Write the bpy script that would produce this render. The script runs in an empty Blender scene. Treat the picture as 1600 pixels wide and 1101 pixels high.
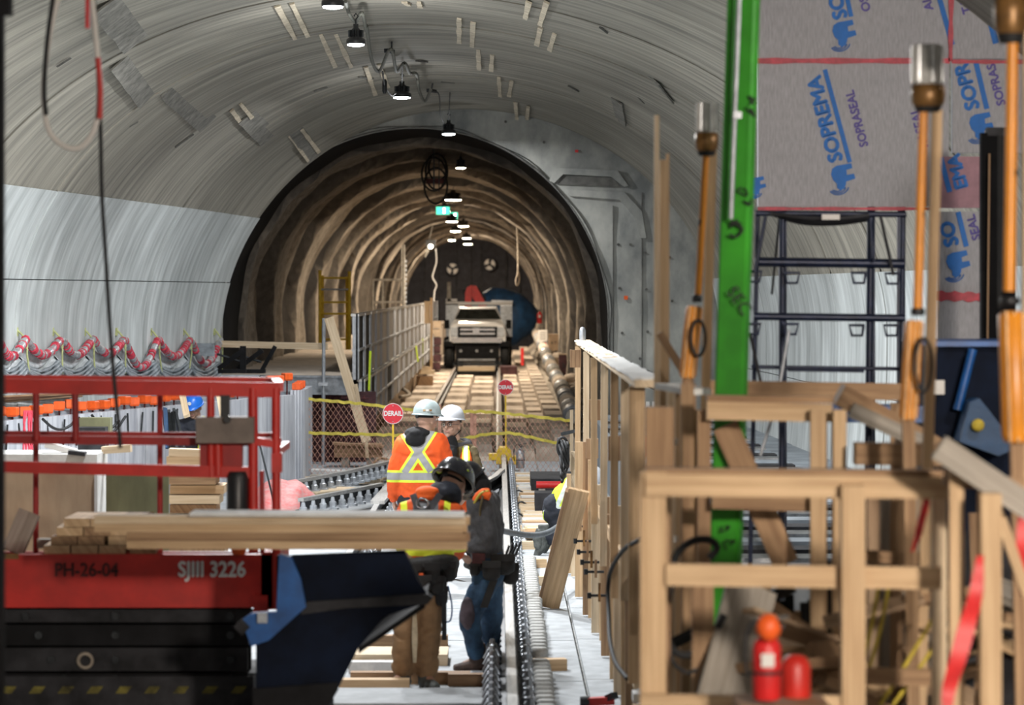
import bpy, bmesh, math, random
from mathutils import Vector as V, Matrix, Quaternion, noise
R = random.Random(7)
PI = math.pi
SC = bpy.context.scene
COL = SC.collection
# ------------------------------------------------------------ camera, world, exposure
F = 4800.0; CX = 778.0; CY = 455.0; CH = 2.66        # focal length in pixels, vanishing point, eye height above the rails
cd = bpy.data.cameras.new('camera'); cam = bpy.data.objects.new('camera', cd); COL.objects.link(cam)
cam.location = (0, 0, CH); cam.rotation_euler = (PI/2, 0, 0)
cd.sensor_width = 36; cd.lens = F/1600*36; cd.shift_x = (800-CX)/1600; cd.shift_y = -(550.5-CY)/1600
cd.clip_end = 400; cd.clip_start = .1
cd.dof.use_dof = True; cd.dof.focus_distance = 31.0; cd.dof.aperture_fstop = 2.8; cd.dof.aperture_blades = 9
SC.camera = cam
SC.view_settings.view_transform = 'Standard'; SC.view_settings.look = 'None'
SC.view_settings.gamma = 1; SC.view_settings.use_curve_mapping = False
SC.view_settings.exposure = 0.22
wd = bpy.data.worlds.new('fill_light'); SC.world = wd; wd.use_nodes = True  # dim ambient fill entering by the open cavern end
wd.node_tree.nodes['Background'].inputs[0].default_value = (.62, .7, .82, 1)
wd.node_tree.nodes['Background'].inputs[1].default_value = .16
LAMP_W = 300; LAMP_UP = 34; TUN_W = 300
def fill_light(name, loc, power, size, rot, col):      # added fill lights, out of view, that brighten the foreground and boards
    l = bpy.data.lights.new(name, 'AREA'); l.energy = power; l.size = size; l.color = col
    o = bpy.data.objects.new(name, l); o.location = loc; o.rotation_euler = rot; COL.objects.link(o); return o
fill_light('unseen_fill', (1.6, -1.0, 5.0), 105, 1.2, (math.radians(66), 0, math.radians(-4)), (1, .9, .78))
l = fill_light('unseen_fill', (3.6, 1.5, 4.2), 310, .8, (math.radians(76), 0, math.radians(7)), (1, .88, .76)); l.data.spread = math.radians(70)
fill_light('unseen_fill', (3.5, 13.4, 4.3), 120, .6, (math.radians(88), 0, math.radians(14)), (1, .93, .88))
fill_light('unseen_fill', (-4.2, 8.0, 3.4), 16, .6, (math.radians(80), 0, math.radians(-8)), (1, .85, .75))
def P(px, py, Y): return V(((px-CX)*Y/F, Y, CH-(py-CY)*Y/F))
def PZ(px, py, Z=0.0):                                # the point of height Z seen at a pixel
    return P(px, py, (CH-Z)*F/(py-CY))
# ------------------------------------------------------------ materials
def mat(name, col, rough=.75, metal=0, var=.18, scale=6, stretch=(1,1,1), bump=.15, col2=None, fac2=.5, uv=False, emit=0, emitcol=None, alpha=None, trans=0, scale2=None, detail=6, spec=None, sharp=(.35,.68)):
    m = bpy.data.materials.new(name); m.use_nodes = True; nt = m.node_tree; n = nt.nodes; L = nt.links
    b = n['Principled BSDF']; b.inputs['Roughness'].default_value = rough; b.inputs['Metallic'].default_value = metal
    if spec is not None: b.inputs['Specular IOR Level'].default_value = spec
    tc = n.new('ShaderNodeTexCoord'); mp = n.new('ShaderNodeMapping'); mp.inputs['Scale'].default_value = stretch
    L.new(tc.outputs['UV' if uv else 'Object'], mp.inputs[0])
    nz = n.new('ShaderNodeTexNoise'); nz.inputs['Scale'].default_value = scale; nz.inputs['Detail'].default_value = detail; nz.inputs['Roughness'].default_value = .6
    L.new(mp.outputs[0], nz.inputs['Vector'])
    cr = n.new('ShaderNodeValToRGB'); e = cr.color_ramp.elements
    c2 = col2 if col2 else tuple(c*(1-var*1.6) for c in col)
    e[0].position, e[1].position = sharp
    e[0].color = (*c2, 1); e[1].color = (*[min(1, c*(1+var*.5)) for c in col], 1)
    L.new(nz.outputs[0], cr.inputs[0]); out = cr.outputs[0]
    nz2 = n.new('ShaderNodeTexNoise'); nz2.inputs['Scale'].default_value = scale2 or scale*.17; nz2.inputs['Detail'].default_value = 4
    L.new(tc.outputs['UV' if uv else 'Object'], nz2.inputs['Vector'])
    mx = n.new('ShaderNodeMix'); mx.data_type = 'RGBA'; mx.blend_type = 'MULTIPLY'; mx.inputs[0].default_value = min(1, var*3)
    r2 = n.new('ShaderNodeValToRGB'); r2.color_ramp.elements[0].position = .3; r2.color_ramp.elements[1].position = .7
    r2.color_ramp.elements[0].color = (.68, .68, .68, 1); r2.color_ramp.elements[1].color = (1.0, 1.0, 1.0, 1)
    L.new(nz2.outputs[0], r2.inputs[0]); L.new(out, mx.inputs[6]); L.new(r2.outputs[0], mx.inputs[7])
    L.new(mx.outputs[2], b.inputs['Base Color'])
    if bump:
        bp = n.new('ShaderNodeBump'); bp.inputs['Strength'].default_value = bump; bp.inputs['Distance'].default_value = .02
        L.new(nz.outputs[0], bp.inputs['Height']); L.new(bp.outputs[0], b.inputs['Normal'])
    if emit:
        b.inputs['Emission Color'].default_value = (*(emitcol or col), 1); b.inputs['Emission Strength'].default_value = emit
    if alpha is not None: b.inputs['Alpha'].default_value = alpha
    if trans: b.inputs['Transmission Weight'].default_value = trans
    return m
MT = {}
def m_(k, *a, **kw): MT[k] = mat(k, *a, **kw)
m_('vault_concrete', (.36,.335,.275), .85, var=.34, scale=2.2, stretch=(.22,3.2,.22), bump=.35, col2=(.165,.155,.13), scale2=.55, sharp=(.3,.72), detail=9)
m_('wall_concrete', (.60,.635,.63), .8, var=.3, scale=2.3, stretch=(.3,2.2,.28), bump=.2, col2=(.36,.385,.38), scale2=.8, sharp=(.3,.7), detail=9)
m_('end_concrete', (.47,.465,.42), .85, var=.3, scale=1.6, stretch=(1,1,.6), bump=.3, col2=(.2,.21,.205), detail=10, scale2=.6)
m_('floor_concrete', (.43,.455,.475), .8, var=.16, scale=5, bump=.15, detail=9, scale2=.8)
m_('rough_concrete', (.50,.50,.48), .9, var=.25, scale=9, bump=.6, detail=10)
m_('platform_concrete', (.33,.37,.41), .6, var=.25, scale=2, bump=.1)
m_('shutter_face', (.40,.40,.40), .35, .5, var=.35, scale=3, stretch=(3,3,.3), bump=.1, col2=(.14,.14,.15))
m_('form_face', (.60,.62,.66), .7, var=.28, scale=3, stretch=(3,3,.3), bump=.15, col2=(.38,.40,.45))
m_('shotcrete', (.40,.34,.27), .95, var=.3, scale=7, bump=.6, col2=(.23,.19,.145), detail=10, scale2=.7)
m_('membrane_black', (.008,.008,.009), .95, spec=.1, var=.2, scale=6, bump=.3)
m_('tunnel_bed', (.27,.21,.17), .95, var=.3, scale=5, bump=.4)
m_('dust_slab', (.70,.60,.50), .9, var=.2, scale=5, bump=.4, col2=(.45,.37,.29))
m_('dark_steel', (.05,.055,.06), .5, .6, var=.3, scale=12, bump=.15)
m_('steel', (.36,.37,.38), .38, .8, var=.25, scale=12, bump=.1)
m_('galv', (.5,.53,.57), .45, .6, var=.2, scale=14, bump=.08)
m_('rail_top', (.58,.57,.55), .35, .6, var=.15, scale=10, stretch=(6,.5,6), bump=.05)
m_('black_rubber', (.015,.016,.018), .7, var=.3, scale=20, bump=.1)
m_('black_plastic', (.02,.021,.024), .4, var=.2, scale=20, bump=.05)
m_('lumber', (.66,.47,.28), .75, uv=True, scale=1, stretch=(1.6,34,1), var=.2, bump=.15, col2=(.50,.33,.18), scale2=1.3, detail=8)
m_('lumber_pale', (.74,.60,.42), .75, uv=True, scale=1, stretch=(1.6,34,1), var=.18, bump=.15, col2=(.58,.43,.27), scale2=1.3, detail=8)
m_('lumber_brown', (.42,.27,.15), .8, uv=True, scale=1, stretch=(1.6,30,1), var=.25, bump=.15, col2=(.26,.15,.08), scale2=1.6, detail=8)
m_('lumber_grey', (.42,.38,.33), .85, uv=True, scale=1, stretch=(1.6,30,1), var=.25, bump=.2, col2=(.27,.24,.2), scale2=1.6, detail=8)
m_('plywood', (.55,.40,.26), .8, scale=3, stretch=(1,1,.25), var=.3, bump=.05, col2=(.40,.26,.16))
m_('plywood_green', (.19,.19,.10), .7, scale=3, stretch=(1,1,.3), var=.3, bump=.05)
m_('frost_white', (.80,.80,.78), .8, var=.12, scale=8, bump=.3)
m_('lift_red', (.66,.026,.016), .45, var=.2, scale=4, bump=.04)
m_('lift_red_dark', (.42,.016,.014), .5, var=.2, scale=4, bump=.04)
m_('machine_blue', (.012,.12,.42), .4, var=.3, scale=5, bump=.05)
m_('machine_navy', (.005,.011,.03), .75, spec=.15, var=.35, scale=5, bump=.1)
m_('matt_black', (.008,.008,.009), .9, var=.2, scale=8, bump=.1, spec=.15)
m_('machine_black', (.012,.012,.014), .7, spec=.2, var=.4, scale=6, bump=.1)
m_('machine_grey', (.04,.04,.045), .7, spec=.25, var=.4, scale=6, bump=.1)
m_('green_paint', (.035,.36,.012), .5, var=.22, scale=3, bump=.05, scale2=1.2)
m_('marker_black', (.01,.02,.01), .7, var=.1, bump=0)
m_('orange_paint', (.82,.30,.02), .38, var=.15, scale=5, bump=.04)
m_('cone_orange', (.95,.13,.015), .5, var=.12, scale=14, bump=.05, emit=0)
m_('bronze', (.30,.155,.05), .4, .4, var=.3, scale=14, bump=.1)
m_('clear_ribs', (.50,.50,.48), .7, var=.2, scale=18, bump=.05)
m_('red_plastic', (.72,.02,.02), .45, var=.15, scale=10, bump=.05)
m_('red_tape', (.70,.05,.09), .5, var=.25, scale=14, bump=.1)
m_('pink_tarp', (.85,.20,.20), .5, var=.3, scale=9, stretch=(1,1,3), bump=.4, col2=(.85,.5,.48))
m_('silver_foil', (.62,.62,.64), .35, .4, var=.3, scale=16, bump=.4)
m_('sheet_grey', (.36,.41,.45), .4, var=.35, scale=6, bump=.5)
m_('sheet_pale', (.60,.64,.66), .4, var=.3, scale=6, bump=.5)
m_('rope_green', (.56,.60,.28), .8, var=.2, scale=20, bump=.1)
m_('rope_yellow', (.72,.55,.06), .7, var=.2, scale=20, bump=.1)
m_('tan_mesh', (.62,.33,.24), .7, var=.2, scale=20, bump=0)
m_('yellow_band', (.66,.55,.08), .6, var=.2, scale=16, bump=.05)
m_('lime_band', (.65,.85,.02), .6, var=.1, scale=16, bump=.05)
m_('yellow_paint', (.95,.62,.02), .4, var=.15, scale=10, bump=.05)
m_('sign_red', (.72,.015,.035), .5, var=.1, scale=10, bump=0)
m_('white_paint', (.85,.85,.85), .5, var=.06, scale=10, bump=0)
m_('scaffold_navy', (.012,.02,.055), .4, .3, var=.3, scale=18, bump=.05)
m_('board_grey', (.50,.50,.54), .6, var=.14, scale=14, stretch=(6,1,1), bump=.05, scale2=1)
m_('board_pink', (.50,.27,.33), .6, var=.14, scale=10, bump=.05)
m_('print_blue', (.014,.19,.66), .6, var=.1, scale=12, bump=0)
m_('print_violet', (.13,.10,.42), .6, var=.1, scale=12, bump=0)
m_('rebar_red', (.13,.035,.035), .8, .2, var=.4, scale=14, bump=.2)
m_('rebar_pit', (.10,.04,.045), .9, var=.4, scale=5, bump=.3)
m_('lens_cool', (1,1,1), .4, var=0, bump=0, emit=14, emitcol=(.86,.93,1))
m_('lens_warm', (1,1,1), .4, var=0, bump=0, emit=16, emitcol=(1,.90,.68))
m_('exit_green', (.02,.6,.35), .4, var=0, bump=0, emit=1.6, emitcol=(.1,.9,.55))
m_('bulkhead', (.035,.035,.045), .8, var=.3, scale=4, bump=.2)
m_('tarp_blue', (.018,.08,.20), .55, var=.3, scale=3, bump=.6)
m_('rail_rust', (.16,.11,.075), .6, .3, var=.3, scale=10, bump=.1)
m_('truck_white', (.92,.92,.91), .3, var=.05, scale=4, bump=0)
m_('chrome', (.66,.66,.66), .15, 1, var=.1, scale=10, bump=0)
m_('glass_dark', (.05,.055,.05), .08, var=.3, scale=4, bump=0)
m_('festoon', (.13,.13,.105), .8, var=.2, scale=10, bump=.05)
m_('pipe_grey', (.45,.42,.37), .7, var=.3, scale=6, bump=.3)
m_('rubble', (.42,.36,.29), .95, var=.35, scale=6, bump=.9)
m_('cardboard', (.50,.38,.27), .85, var=.15, scale=8, bump=.05)
m_('paper', (.75,.72,.68), .8, var=.05, scale=8, bump=0)
m_('print_black', (.03,.03,.035), .7, var=.1, bump=0)
m_('hazard_yellow', (.20,.17,.03), .8, var=.5, scale=12, bump=.05)
m_('box_taupe', (.26,.21,.18), .7, var=.2, bump=.05)
m_('patch', (.24,.23,.20), .9, var=.3, scale=8, bump=.4)
m_('tape_pale', (.66,.58,.44), .8, var=.3, scale=10, bump=.1, col2=(.45,.38,.28))
m_('groove', (.17,.165,.15), .95, var=.3, scale=6, bump=0)
# ------------------------------------------------------------ mesh builder
class MB:
    def __init__(s): s.v = []; s.f = []; s.uv = []; s.mi = []; s.sm = []; s.cur = 0
    def add(s, vs, fs, ax=None, smooth=False):
        o = len(s.v); vs = [V(p) for p in vs]; s.v += vs
        ax = (ax or V((0, 0, 1))).normalized(); t = V((1, 0, 0)) if abs(ax.x) < .8 else V((0, 1, 0))
        b1 = ax.cross(t).normalized(); b2 = ax.cross(b1); ou, ov = R.random()*9, R.random()*9
        for f in fs:
            s.f.append([o+i for i in f]); s.mi.append(s.cur); s.sm.append(smooth)
            s.uv.append([(vs[i].dot(ax)+ou, vs[i].dot(b1)+vs[i].dot(b2)*1.3+ov) for i in f])
        return s
    def box(s, c, size, rz=0, rot=None):
        c = V(c); h = V(size)/2; m = rot or Matrix.Rotation(rz, 3, 'Z')
        vs = [c+m@V((x*h.x, y*h.y, z*h.z)) for z in (-1, 1) for y in (-1, 1) for x in (-1, 1)]
        k = max(range(3), key=lambda i: size[i]); ax = m@V([1 if i == k else 0 for i in range(3)])
        return s.add(vs, [(0,2,3,1),(4,5,7,6),(0,1,5,4),(2,6,7,3),(0,4,6,2),(1,3,7,5)], ax)
    def beam(s, a, b, w, t, up=(0, 0, 1), ch=0):
        a, b = V(a), V(b); d = (b-a).normalized(); u = V(up)
        if abs(d.dot(u.normalized())) > .98: u = V((0, 1, 0))
        sd = d.cross(u).normalized(); u = sd.cross(d)
        if ch:
            pts = [(-w/2+ch,-t/2),(w/2-ch,-t/2),(w/2,-t/2+ch),(w/2,t/2-ch),(w/2-ch,t/2),(-w/2+ch,t/2),(-w/2,t/2-ch),(-w/2,-t/2+ch)]
        else: pts = [(-w/2,-t/2),(w/2,-t/2),(w/2,t/2),(-w/2,t/2)]
        n = len(pts); vs = [p+sd*x+u*y for p in (a, b) for x, y in pts]
        fs = [(i, (i+1) % n, n+(i+1) % n, n+i) for i in range(n)]+[tuple(range(n-1, -1, -1)), tuple(range(n, 2*n))]
        return s.add(vs, fs, d)
    def tube(s, pts, r, n=8, closed=False, caps=True, smooth=True):
        pts = [V(p) for p in pts]; N = len(pts); rr = r if isinstance(r, (list, tuple)) else [r]*N
        vs = []; prev = None
        for i, p in enumerate(pts):
            d = (pts[(i+1) % N]-pts[i-1]) if closed else (pts[min(i+1, N-1)]-pts[max(i-1, 0)])
            d = d.normalized() if d.length > 1e-9 else V((0, 0, 1))
            if prev is None:
                t = V((0, 0, 1)) if abs(d.z) < .9 else V((1, 0, 0)); a = d.cross(t).normalized()
            else: a = (prev-d*prev.dot(d)); a = a.normalized() if a.length > 1e-6 else d.orthogonal().normalized()
            prev = a; b = d.cross(a)
            vs += [p+(a*math.cos(2*PI*k/n)+b*math.sin(2*PI*k/n))*rr[i] for k in range(n)]
        fs = []
        for i in range(N if closed else N-1):
            j = (i+1) % N
            fs += [(i*n+k, i*n+(k+1) % n, j*n+(k+1) % n, j*n+k) for k in range(n)]
        ax = (pts[-1]-pts[0]); s.add(vs, fs, ax if ax.length > 1e-6 else None, smooth)
        if caps and not closed: s.add(vs[:n], [tuple(range(n-1, -1, -1))]); s.add(vs[-n:], [tuple(range(n))])
        return s
    def lathe(s, c, prof, n=16, ax=(0, 0, 1), smooth=True):     # prof: (radius, height)
        c = V(c); ax = V(ax).normalized(); a = ax.orthogonal().normalized(); b = ax.cross(a)
        vs = [c+ax*h+(a*math.cos(2*PI*k/n)+b*math.sin(2*PI*k/n))*r for r, h in prof for k in range(n)]
        m = len(prof); fs = [(i*n+k, i*n+(k+1) % n, (i+1)*n+(k+1) % n, (i+1)*n+k) for i in range(m-1) for k in range(n)]
        s.add(vs, fs, ax, smooth)
        if prof[0][0] > 1e-4: s.add(vs[:n], [tuple(range(n-1, -1, -1))])
        if prof[-1][0] > 1e-4: s.add(vs[-n:], [tuple(range(n))])
        return s
    def prism(s, pts, off):                                      # planar outline (3-D points) extruded by a vector
        pts = [V(p) for p in pts]; n = len(pts); off = V(off)
        vs = pts+[p+off for p in pts]
        return s.add(vs, [tuple(range(n-1, -1, -1)), tuple(range(n, 2*n))]+[(i, (i+1) % n, n+(i+1) % n, n+i) for i in range(n)], off)
    def grid(s, fn, nu, nv, smooth=True, closed_u=False):
        vs = [fn(i, j) for j in range(nv+1) for i in range(nu+1)]
        return s.add(vs, [(j*(nu+1)+i, j*(nu+1)+i+1, (j+1)*(nu+1)+i+1, (j+1)*(nu+1)+i) for j in range(nv) for i in range(nu)], None, smooth)
    def slab(s, fn, nu, nv, off, smooth=True):                   # a grid given a thickness
        W = nu+1; a = [V(fn(i, j)) for j in range(nv+1) for i in range(W)]; n = len(a)
        b = [p+V(off) for p in a]; fs = []
        for j in range(nv):
            for i in range(nu):
                q = (j*W+i, j*W+i+1, (j+1)*W+i+1, (j+1)*W+i); fs.append(q); fs.append(tuple(n+k for k in q[::-1]))
        ring = [i for i in range(W)]+[j*W+nu for j in range(1, nv+1)]+[nv*W+i for i in range(nu-1, -1, -1)]+[j*W for j in range(nv-1, 0, -1)]
        s.add(a+b, fs, None, smooth); m = len(ring)                   # the rim has vertices of its own, so shading stays flat up to it
        return s.add([a[k] for k in ring]+[b[k] for k in ring], [((k+1) % m, k, m+k, m+(k+1) % m) for k in range(m)], None, False)
    def ico(s, c, r, sub=2, fn=None, smooth=True):
        bm = bmesh.new(); bmesh.ops.create_icosphere(bm, subdivisions=sub, radius=1)
        bm.verts.index_update(); c = V(c); r = V(r) if not isinstance(r, (int, float)) else V((r, r, r))
        vs = []
        for v in bm.verts:
            q = v.co.copy(); k = fn(q) if fn else 1; vs.append(c+V((q.x*r.x, q.y*r.y, q.z*r.z))*k)
        fs = [tuple(v.index for v in f.verts) for f in bm.faces]; bm.free()
        return s.add(vs, fs, None, smooth)
    def mesh(s, name, mats, origin):
        me = bpy.data.meshes.new(name); me.from_pydata([p-origin for p in s.v], [], s.f)
        for m in (mats if isinstance(mats, (list, tuple)) else [mats]): me.materials.append(MT[m] if isinstance(m, str) else m)
        uv = me.uv_layers.new(name='UVMap').data; k = 0
        flat = []
        for u in s.uv:
            for t in u: flat += t
        uv.foreach_set('uv', flat)
        me.polygons.foreach_set('material_index', s.mi); me.polygons.foreach_set('use_smooth', s.sm)
        me.update(); return me
    def build(s, name, mats, parent=None, label=None, cat=None, group=None, kind=None, origin=None):
        if parent is not None: org = WL(parent)
        elif origin is not None: org = V(origin)
        elif kind == 'structure': org = V((0, 0, 0))
        else:
            xs = [p.x for p in s.v]; ys = [p.y for p in s.v]; zs = [p.z for p in s.v]
            org = V(((min(xs)+max(xs))/2, (min(ys)+max(ys))/2, min(zs)))
        o = bpy.data.objects.new(name, s.mesh(name, mats, org)); COL.objects.link(o)
        if parent is not None: o.parent = parent
        else: o.location = org
        tag(o, label, cat, group, kind); return o
def WL(o):                                                        # nothing is rotated, so world locations add up
    p = V(o.location)
    while o.parent: o = o.parent; p = p+V(o.location)
    return p
def tag(o, label=None, cat=None, group=None, kind=None):
    if label: o['label'] = label
    if cat: o['category'] = cat
    if group: o['group'] = group
    if kind: o['kind'] = kind
    return o
def T(name, label, cat, loc, group=None):
    o = bpy.data.objects.new(name, None); o.empty_display_size = .1; o.location = V(loc); COL.objects.link(o)
    return tag(o, label, cat, group)
def copy_tree(o, parent=None):
    c = o.copy(); COL.objects.link(c); c.parent = parent
    for ch in [x for x in o.children]: copy_tree(ch, c)
    return c
def piece(src, loc, rot=None, parent=None, scale=None, mats=None):  # another copy of a piece, mesh shared
    c = src.copy(); COL.objects.link(c); c.location = V(loc)-(WL(parent) if parent else V((0, 0, 0)))
    c.parent = parent
    if rot is not None: c.rotation_euler = rot
    if scale is not None: c.scale = scale
    return c
TMP = bpy.data.scenes.new('workbench')                             # an empty scene to evaluate modifiers and lettering in
def evaluated(o):
    TMP.collection.objects.link(o); vl = TMP.view_layers[0]; vl.update(); ev = o.evaluated_get(vl.depsgraph)
    me = bpy.data.meshes.new_from_object(ev); bpy.data.objects.remove(o); return me
def text_mesh(body, size, bold=0, ext=.001, align='CENTER', squash=1):
    cu = bpy.data.curves.new('lettering', 'FONT'); cu.body = body; cu.size = size; cu.extrude = ext; cu.offset = bold
    cu.align_x = align; cu.align_y = 'CENTER'; cu.resolution_u = 3
    return evaluated(bpy.data.objects.new('lettering', cu))
def lettering(body, size, at, parent, mt, ang=0, bold=0, xs=1, rz=0, name='lettering', basis=None, label=None):
    me = text_mesh(body, size)                                    # readable from -Y, turned by ang in its plane
    if bold:                                                      # heavier strokes: the outline laid four times, a hair apart
        bm = bmesh.new()
        for dx, dy in ((-1, 0), (1, 0), (0, -1), (0, 1), (.7, .7), (-.7, -.7)):
            k = len(bm.verts); bm.from_mesh(me); bm.verts.ensure_lookup_table()
            for v in bm.verts[k:]: v.co.x += dx*bold; v.co.y += dy*bold; v.co.z += .0002*dx
        bm.to_mesh(me); bm.free()
    rot = Matrix.Rotation(rz, 4, 'Z')@(basis or Matrix.Rotation(PI/2, 4, 'X'))@Matrix.Rotation(ang, 4, 'Z')@Matrix.Diagonal((xs, 1, 1, 1))
    me.transform(rot); me.materials.clear(); me.materials.append(MT[mt])
    o = bpy.data.objects.new(name, me); COL.objects.link(o); o.parent = parent; o.location = V(at)-WL(parent)
    if label: o['label'] = label
    return o
def lerp(a, b, t): return a+(b-a)*t
def interp(tab, x):
    if x <= tab[0][0]: return tab[0][1]
    for (a, p), (b, q) in zip(tab, tab[1:]):
        if x <= b: return lerp(p, q, (x-a)/(b-a))
    return tab[-1][1]
def smooth_path(pts, k=6):                                        # Catmull-Rom
    pts = [V(p) for p in pts]; out = []
    q = [pts[0]*2-pts[1]]+pts+[pts[-1]*2-pts[-2]]
    for i in range(1, len(q)-2):
        for j in range(k):
            t = j/k; a, b, c, d = q[i-1], q[i], q[i+1], q[i+2]
            out.append(.5*((2*b)+(c-a)*t+(2*a-5*b+4*c-d)*t*t+(3*b-a-3*c+d)*t**3))
    out.append(pts[-1]); return out
# ------------------------------------------------------------ the setting: cavern
Y1 = 48.0                                                         # the end wall, where the running tunnel starts
def XL(y): return interp([(-4,-8.4),(10,-7.9),(20,-7.1),(28,-6.3),(35,-5.55),(42,-4.85),(Y1,-4.36)], y)
def XR(y): return interp([(-4,4.6),(20,4.35),(30,4.1),(38,3.8),(Y1,3.52)], y)
def XC(y): return interp([(-4,-1.7),(20,-1.5),(35,-1.1),(Y1,-.5)], y)
def ZC(y): return interp([(20,2.3),(35,2.15),(Y1,1.75)], y)
def CRN(y): return interp([(10,5.95),(35,5.72),(Y1,5.50)], y)
def side_x(y, z, s):                                              # x of the lining at height z; s=-1 left, 1 right
    c, zc = XC(y), ZC(y); rx = (XR(y)-c) if s > 0 else (c-XL(y)); rz = CRN(y)-zc
    if z >= zc: return c+s*rx*math.sqrt(max(0, 1-((z-zc)/rz)**2))
    return c+s*(rx-.035*(zc-z)**2)
def vault(y, t):                                                  # t: 0 right wall top .. 1 left wall top
    zc = ZC(y); rz = CRN(y)-zc; a0 = math.asin((2.86-zc)/rz); a = lerp(a0, PI-math.asin((3.8-zc)/rz), t); c = XC(y)
    rx = (XR(y)-c) if math.cos(a) > 0 else (c-XL(y))
    return V((c+rx*math.cos(a), y, zc+rz*math.sin(a)))
ceil_root = bpy.data.objects.new('ceiling', None); COL.objects.link(ceil_root); tag(ceil_root, kind='structure')
wl_root = bpy.data.objects.new('wall_left', None); COL.objects.link(wl_root); tag(wl_root, kind='structure')
wr_root = bpy.data.objects.new('wall_right', None); COL.objects.link(wr_root); tag(wr_root, kind='structure')
rings = [Y1, 45.2, 41.8, 38.4, 35.0, 31.6, 28.2, 24.8, 21.4, 18, 14.6, 11.2, 7.8, 4.4, 1, -4]
for k, (b, a) in enumerate(zip(rings, rings[1:])):
    g = .012; pr = (.0, .02, .008, .026, .012)[k % 5]              # each pour stands a little proud of the next
    mb = MB(); out = lambda i, j, a=a, b=b, pr=pr: (lambda p, c: p+(c-p).normalized()*pr)(vault(lerp(a+g, b-g, j/4), i/56), V((XC(a), lerp(a+g, b-g, j/4), 1.5)))
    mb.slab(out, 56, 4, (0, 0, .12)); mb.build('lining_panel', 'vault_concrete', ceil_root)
    for s, root in ((-1, wl_root), (1, wr_root)):
        for (z0, z1) in ((-.35, 1.55), (1.562, 2.79), (2.802, 3.8)) if s < 0 else ((-.35, 1.55), (1.562, 2.86)):
            mb = MB(); mb.slab(lambda i, j: V((side_x(lerp(a+g, b-g, j/4), lerp(z0, z1, i/10), s)-s*(pr+(.018 if z1 == 3.8 else .03)), lerp(a+g, b-g, j/4), lerp(z0, z1, i/10))), 10, 4, (s*.12, 0, 0))
            mb.build('wall_panel', 'wall_concrete', root)
mb = MB()                                                         # the dark rock behind the joints
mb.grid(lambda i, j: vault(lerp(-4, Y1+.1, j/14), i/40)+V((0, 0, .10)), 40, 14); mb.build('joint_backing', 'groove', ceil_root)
for s, root in ((-1, wl_root), (1, wr_root)):
    mb = MB(); mb.grid(lambda i, j: V((side_x(lerp(-4, Y1+.1, j/14), lerp(-.4, 3.9, i/16), s)+s*.06, lerp(-4, Y1+.1, j/14), lerp(-.4, 3.9, i/16))), 16, 14)
    mb.build('joint_backing', 'groove', root)
# floor
fl = MB(); fl.box((-1.8, 22, -.2), (14, 54, .3)); floor = fl.build('floor', 'rough_concrete', kind='structure')
ys = [4, 8, 12, 16, 18.6, 20.9, 23.35, 25.7, 28.6, 31.2, 34, 38, 42, 48]
for a, b in zip(ys, ys[1:]):
    MB().box((-1.95, (a+b)/2, -.03), (5.06, b-a-.025, .075)).build('slab', 'floor_concrete', floor)     # under the tracks
    MB().box((.86, (a+b)/2+.3, -.045), (.5, b-a-.02, .06)).build('slab', 'floor_concrete', floor)
    MB().box((2.9, (a+b)/2+.6, -.05), (3.4, b-a-.02, .05)).build('slab', 'floor_concrete', floor)
# end wall round the running tunnel
TC = V((-1.3, 0, 2.19)); TR = 3.03
def leg(a):                                                        # below its middle the tunnel has upright sides
    a = a if a < PI/2 else PI-a
    return 1/math.cos(a) if a < 0 else 1
def outer(y, t):
    a = lerp(-.22*PI, 1.22*PI, t); d = V((math.cos(a), 0, math.sin(a))); lo, hi = 0, 9
    for _ in range(24):
        m = (lo+hi)/2; q = V((TC.x, 0, TC.z))+d*m; inside = (q.z < CRN(y) and side_x(y, q.z, 1) > q.x and side_x(y, q.z, -1) < q.x and q.z > -.3)
        lo, hi = (m, hi) if inside else (lo, m)
    return V((TC.x, y, TC.z))+d*max(lo, TR+.02), a
mb = MB()
def endw(i, j):
    o, a = outer(Y1, i/96); inner = V((TC.x+TR*leg(a)*math.cos(a), Y1, TC.z+TR*leg(a)*math.sin(a))); o = o if (o-V((TC.x, Y1, TC.z))).length > TR*leg(a) else inner+V((.01*math.cos(a), 0, 0)); p = inner.lerp(o+(o-inner).normalized()*.1 if (o-inner).length > .05 else o, j/10)
    p.y += .02*noise.noise(p*1.7); return p
mb.slab(endw, 96, 10, (0, .35, 0)); endwall = mb.build('wall_back', 'end_concrete', kind='structure')
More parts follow.
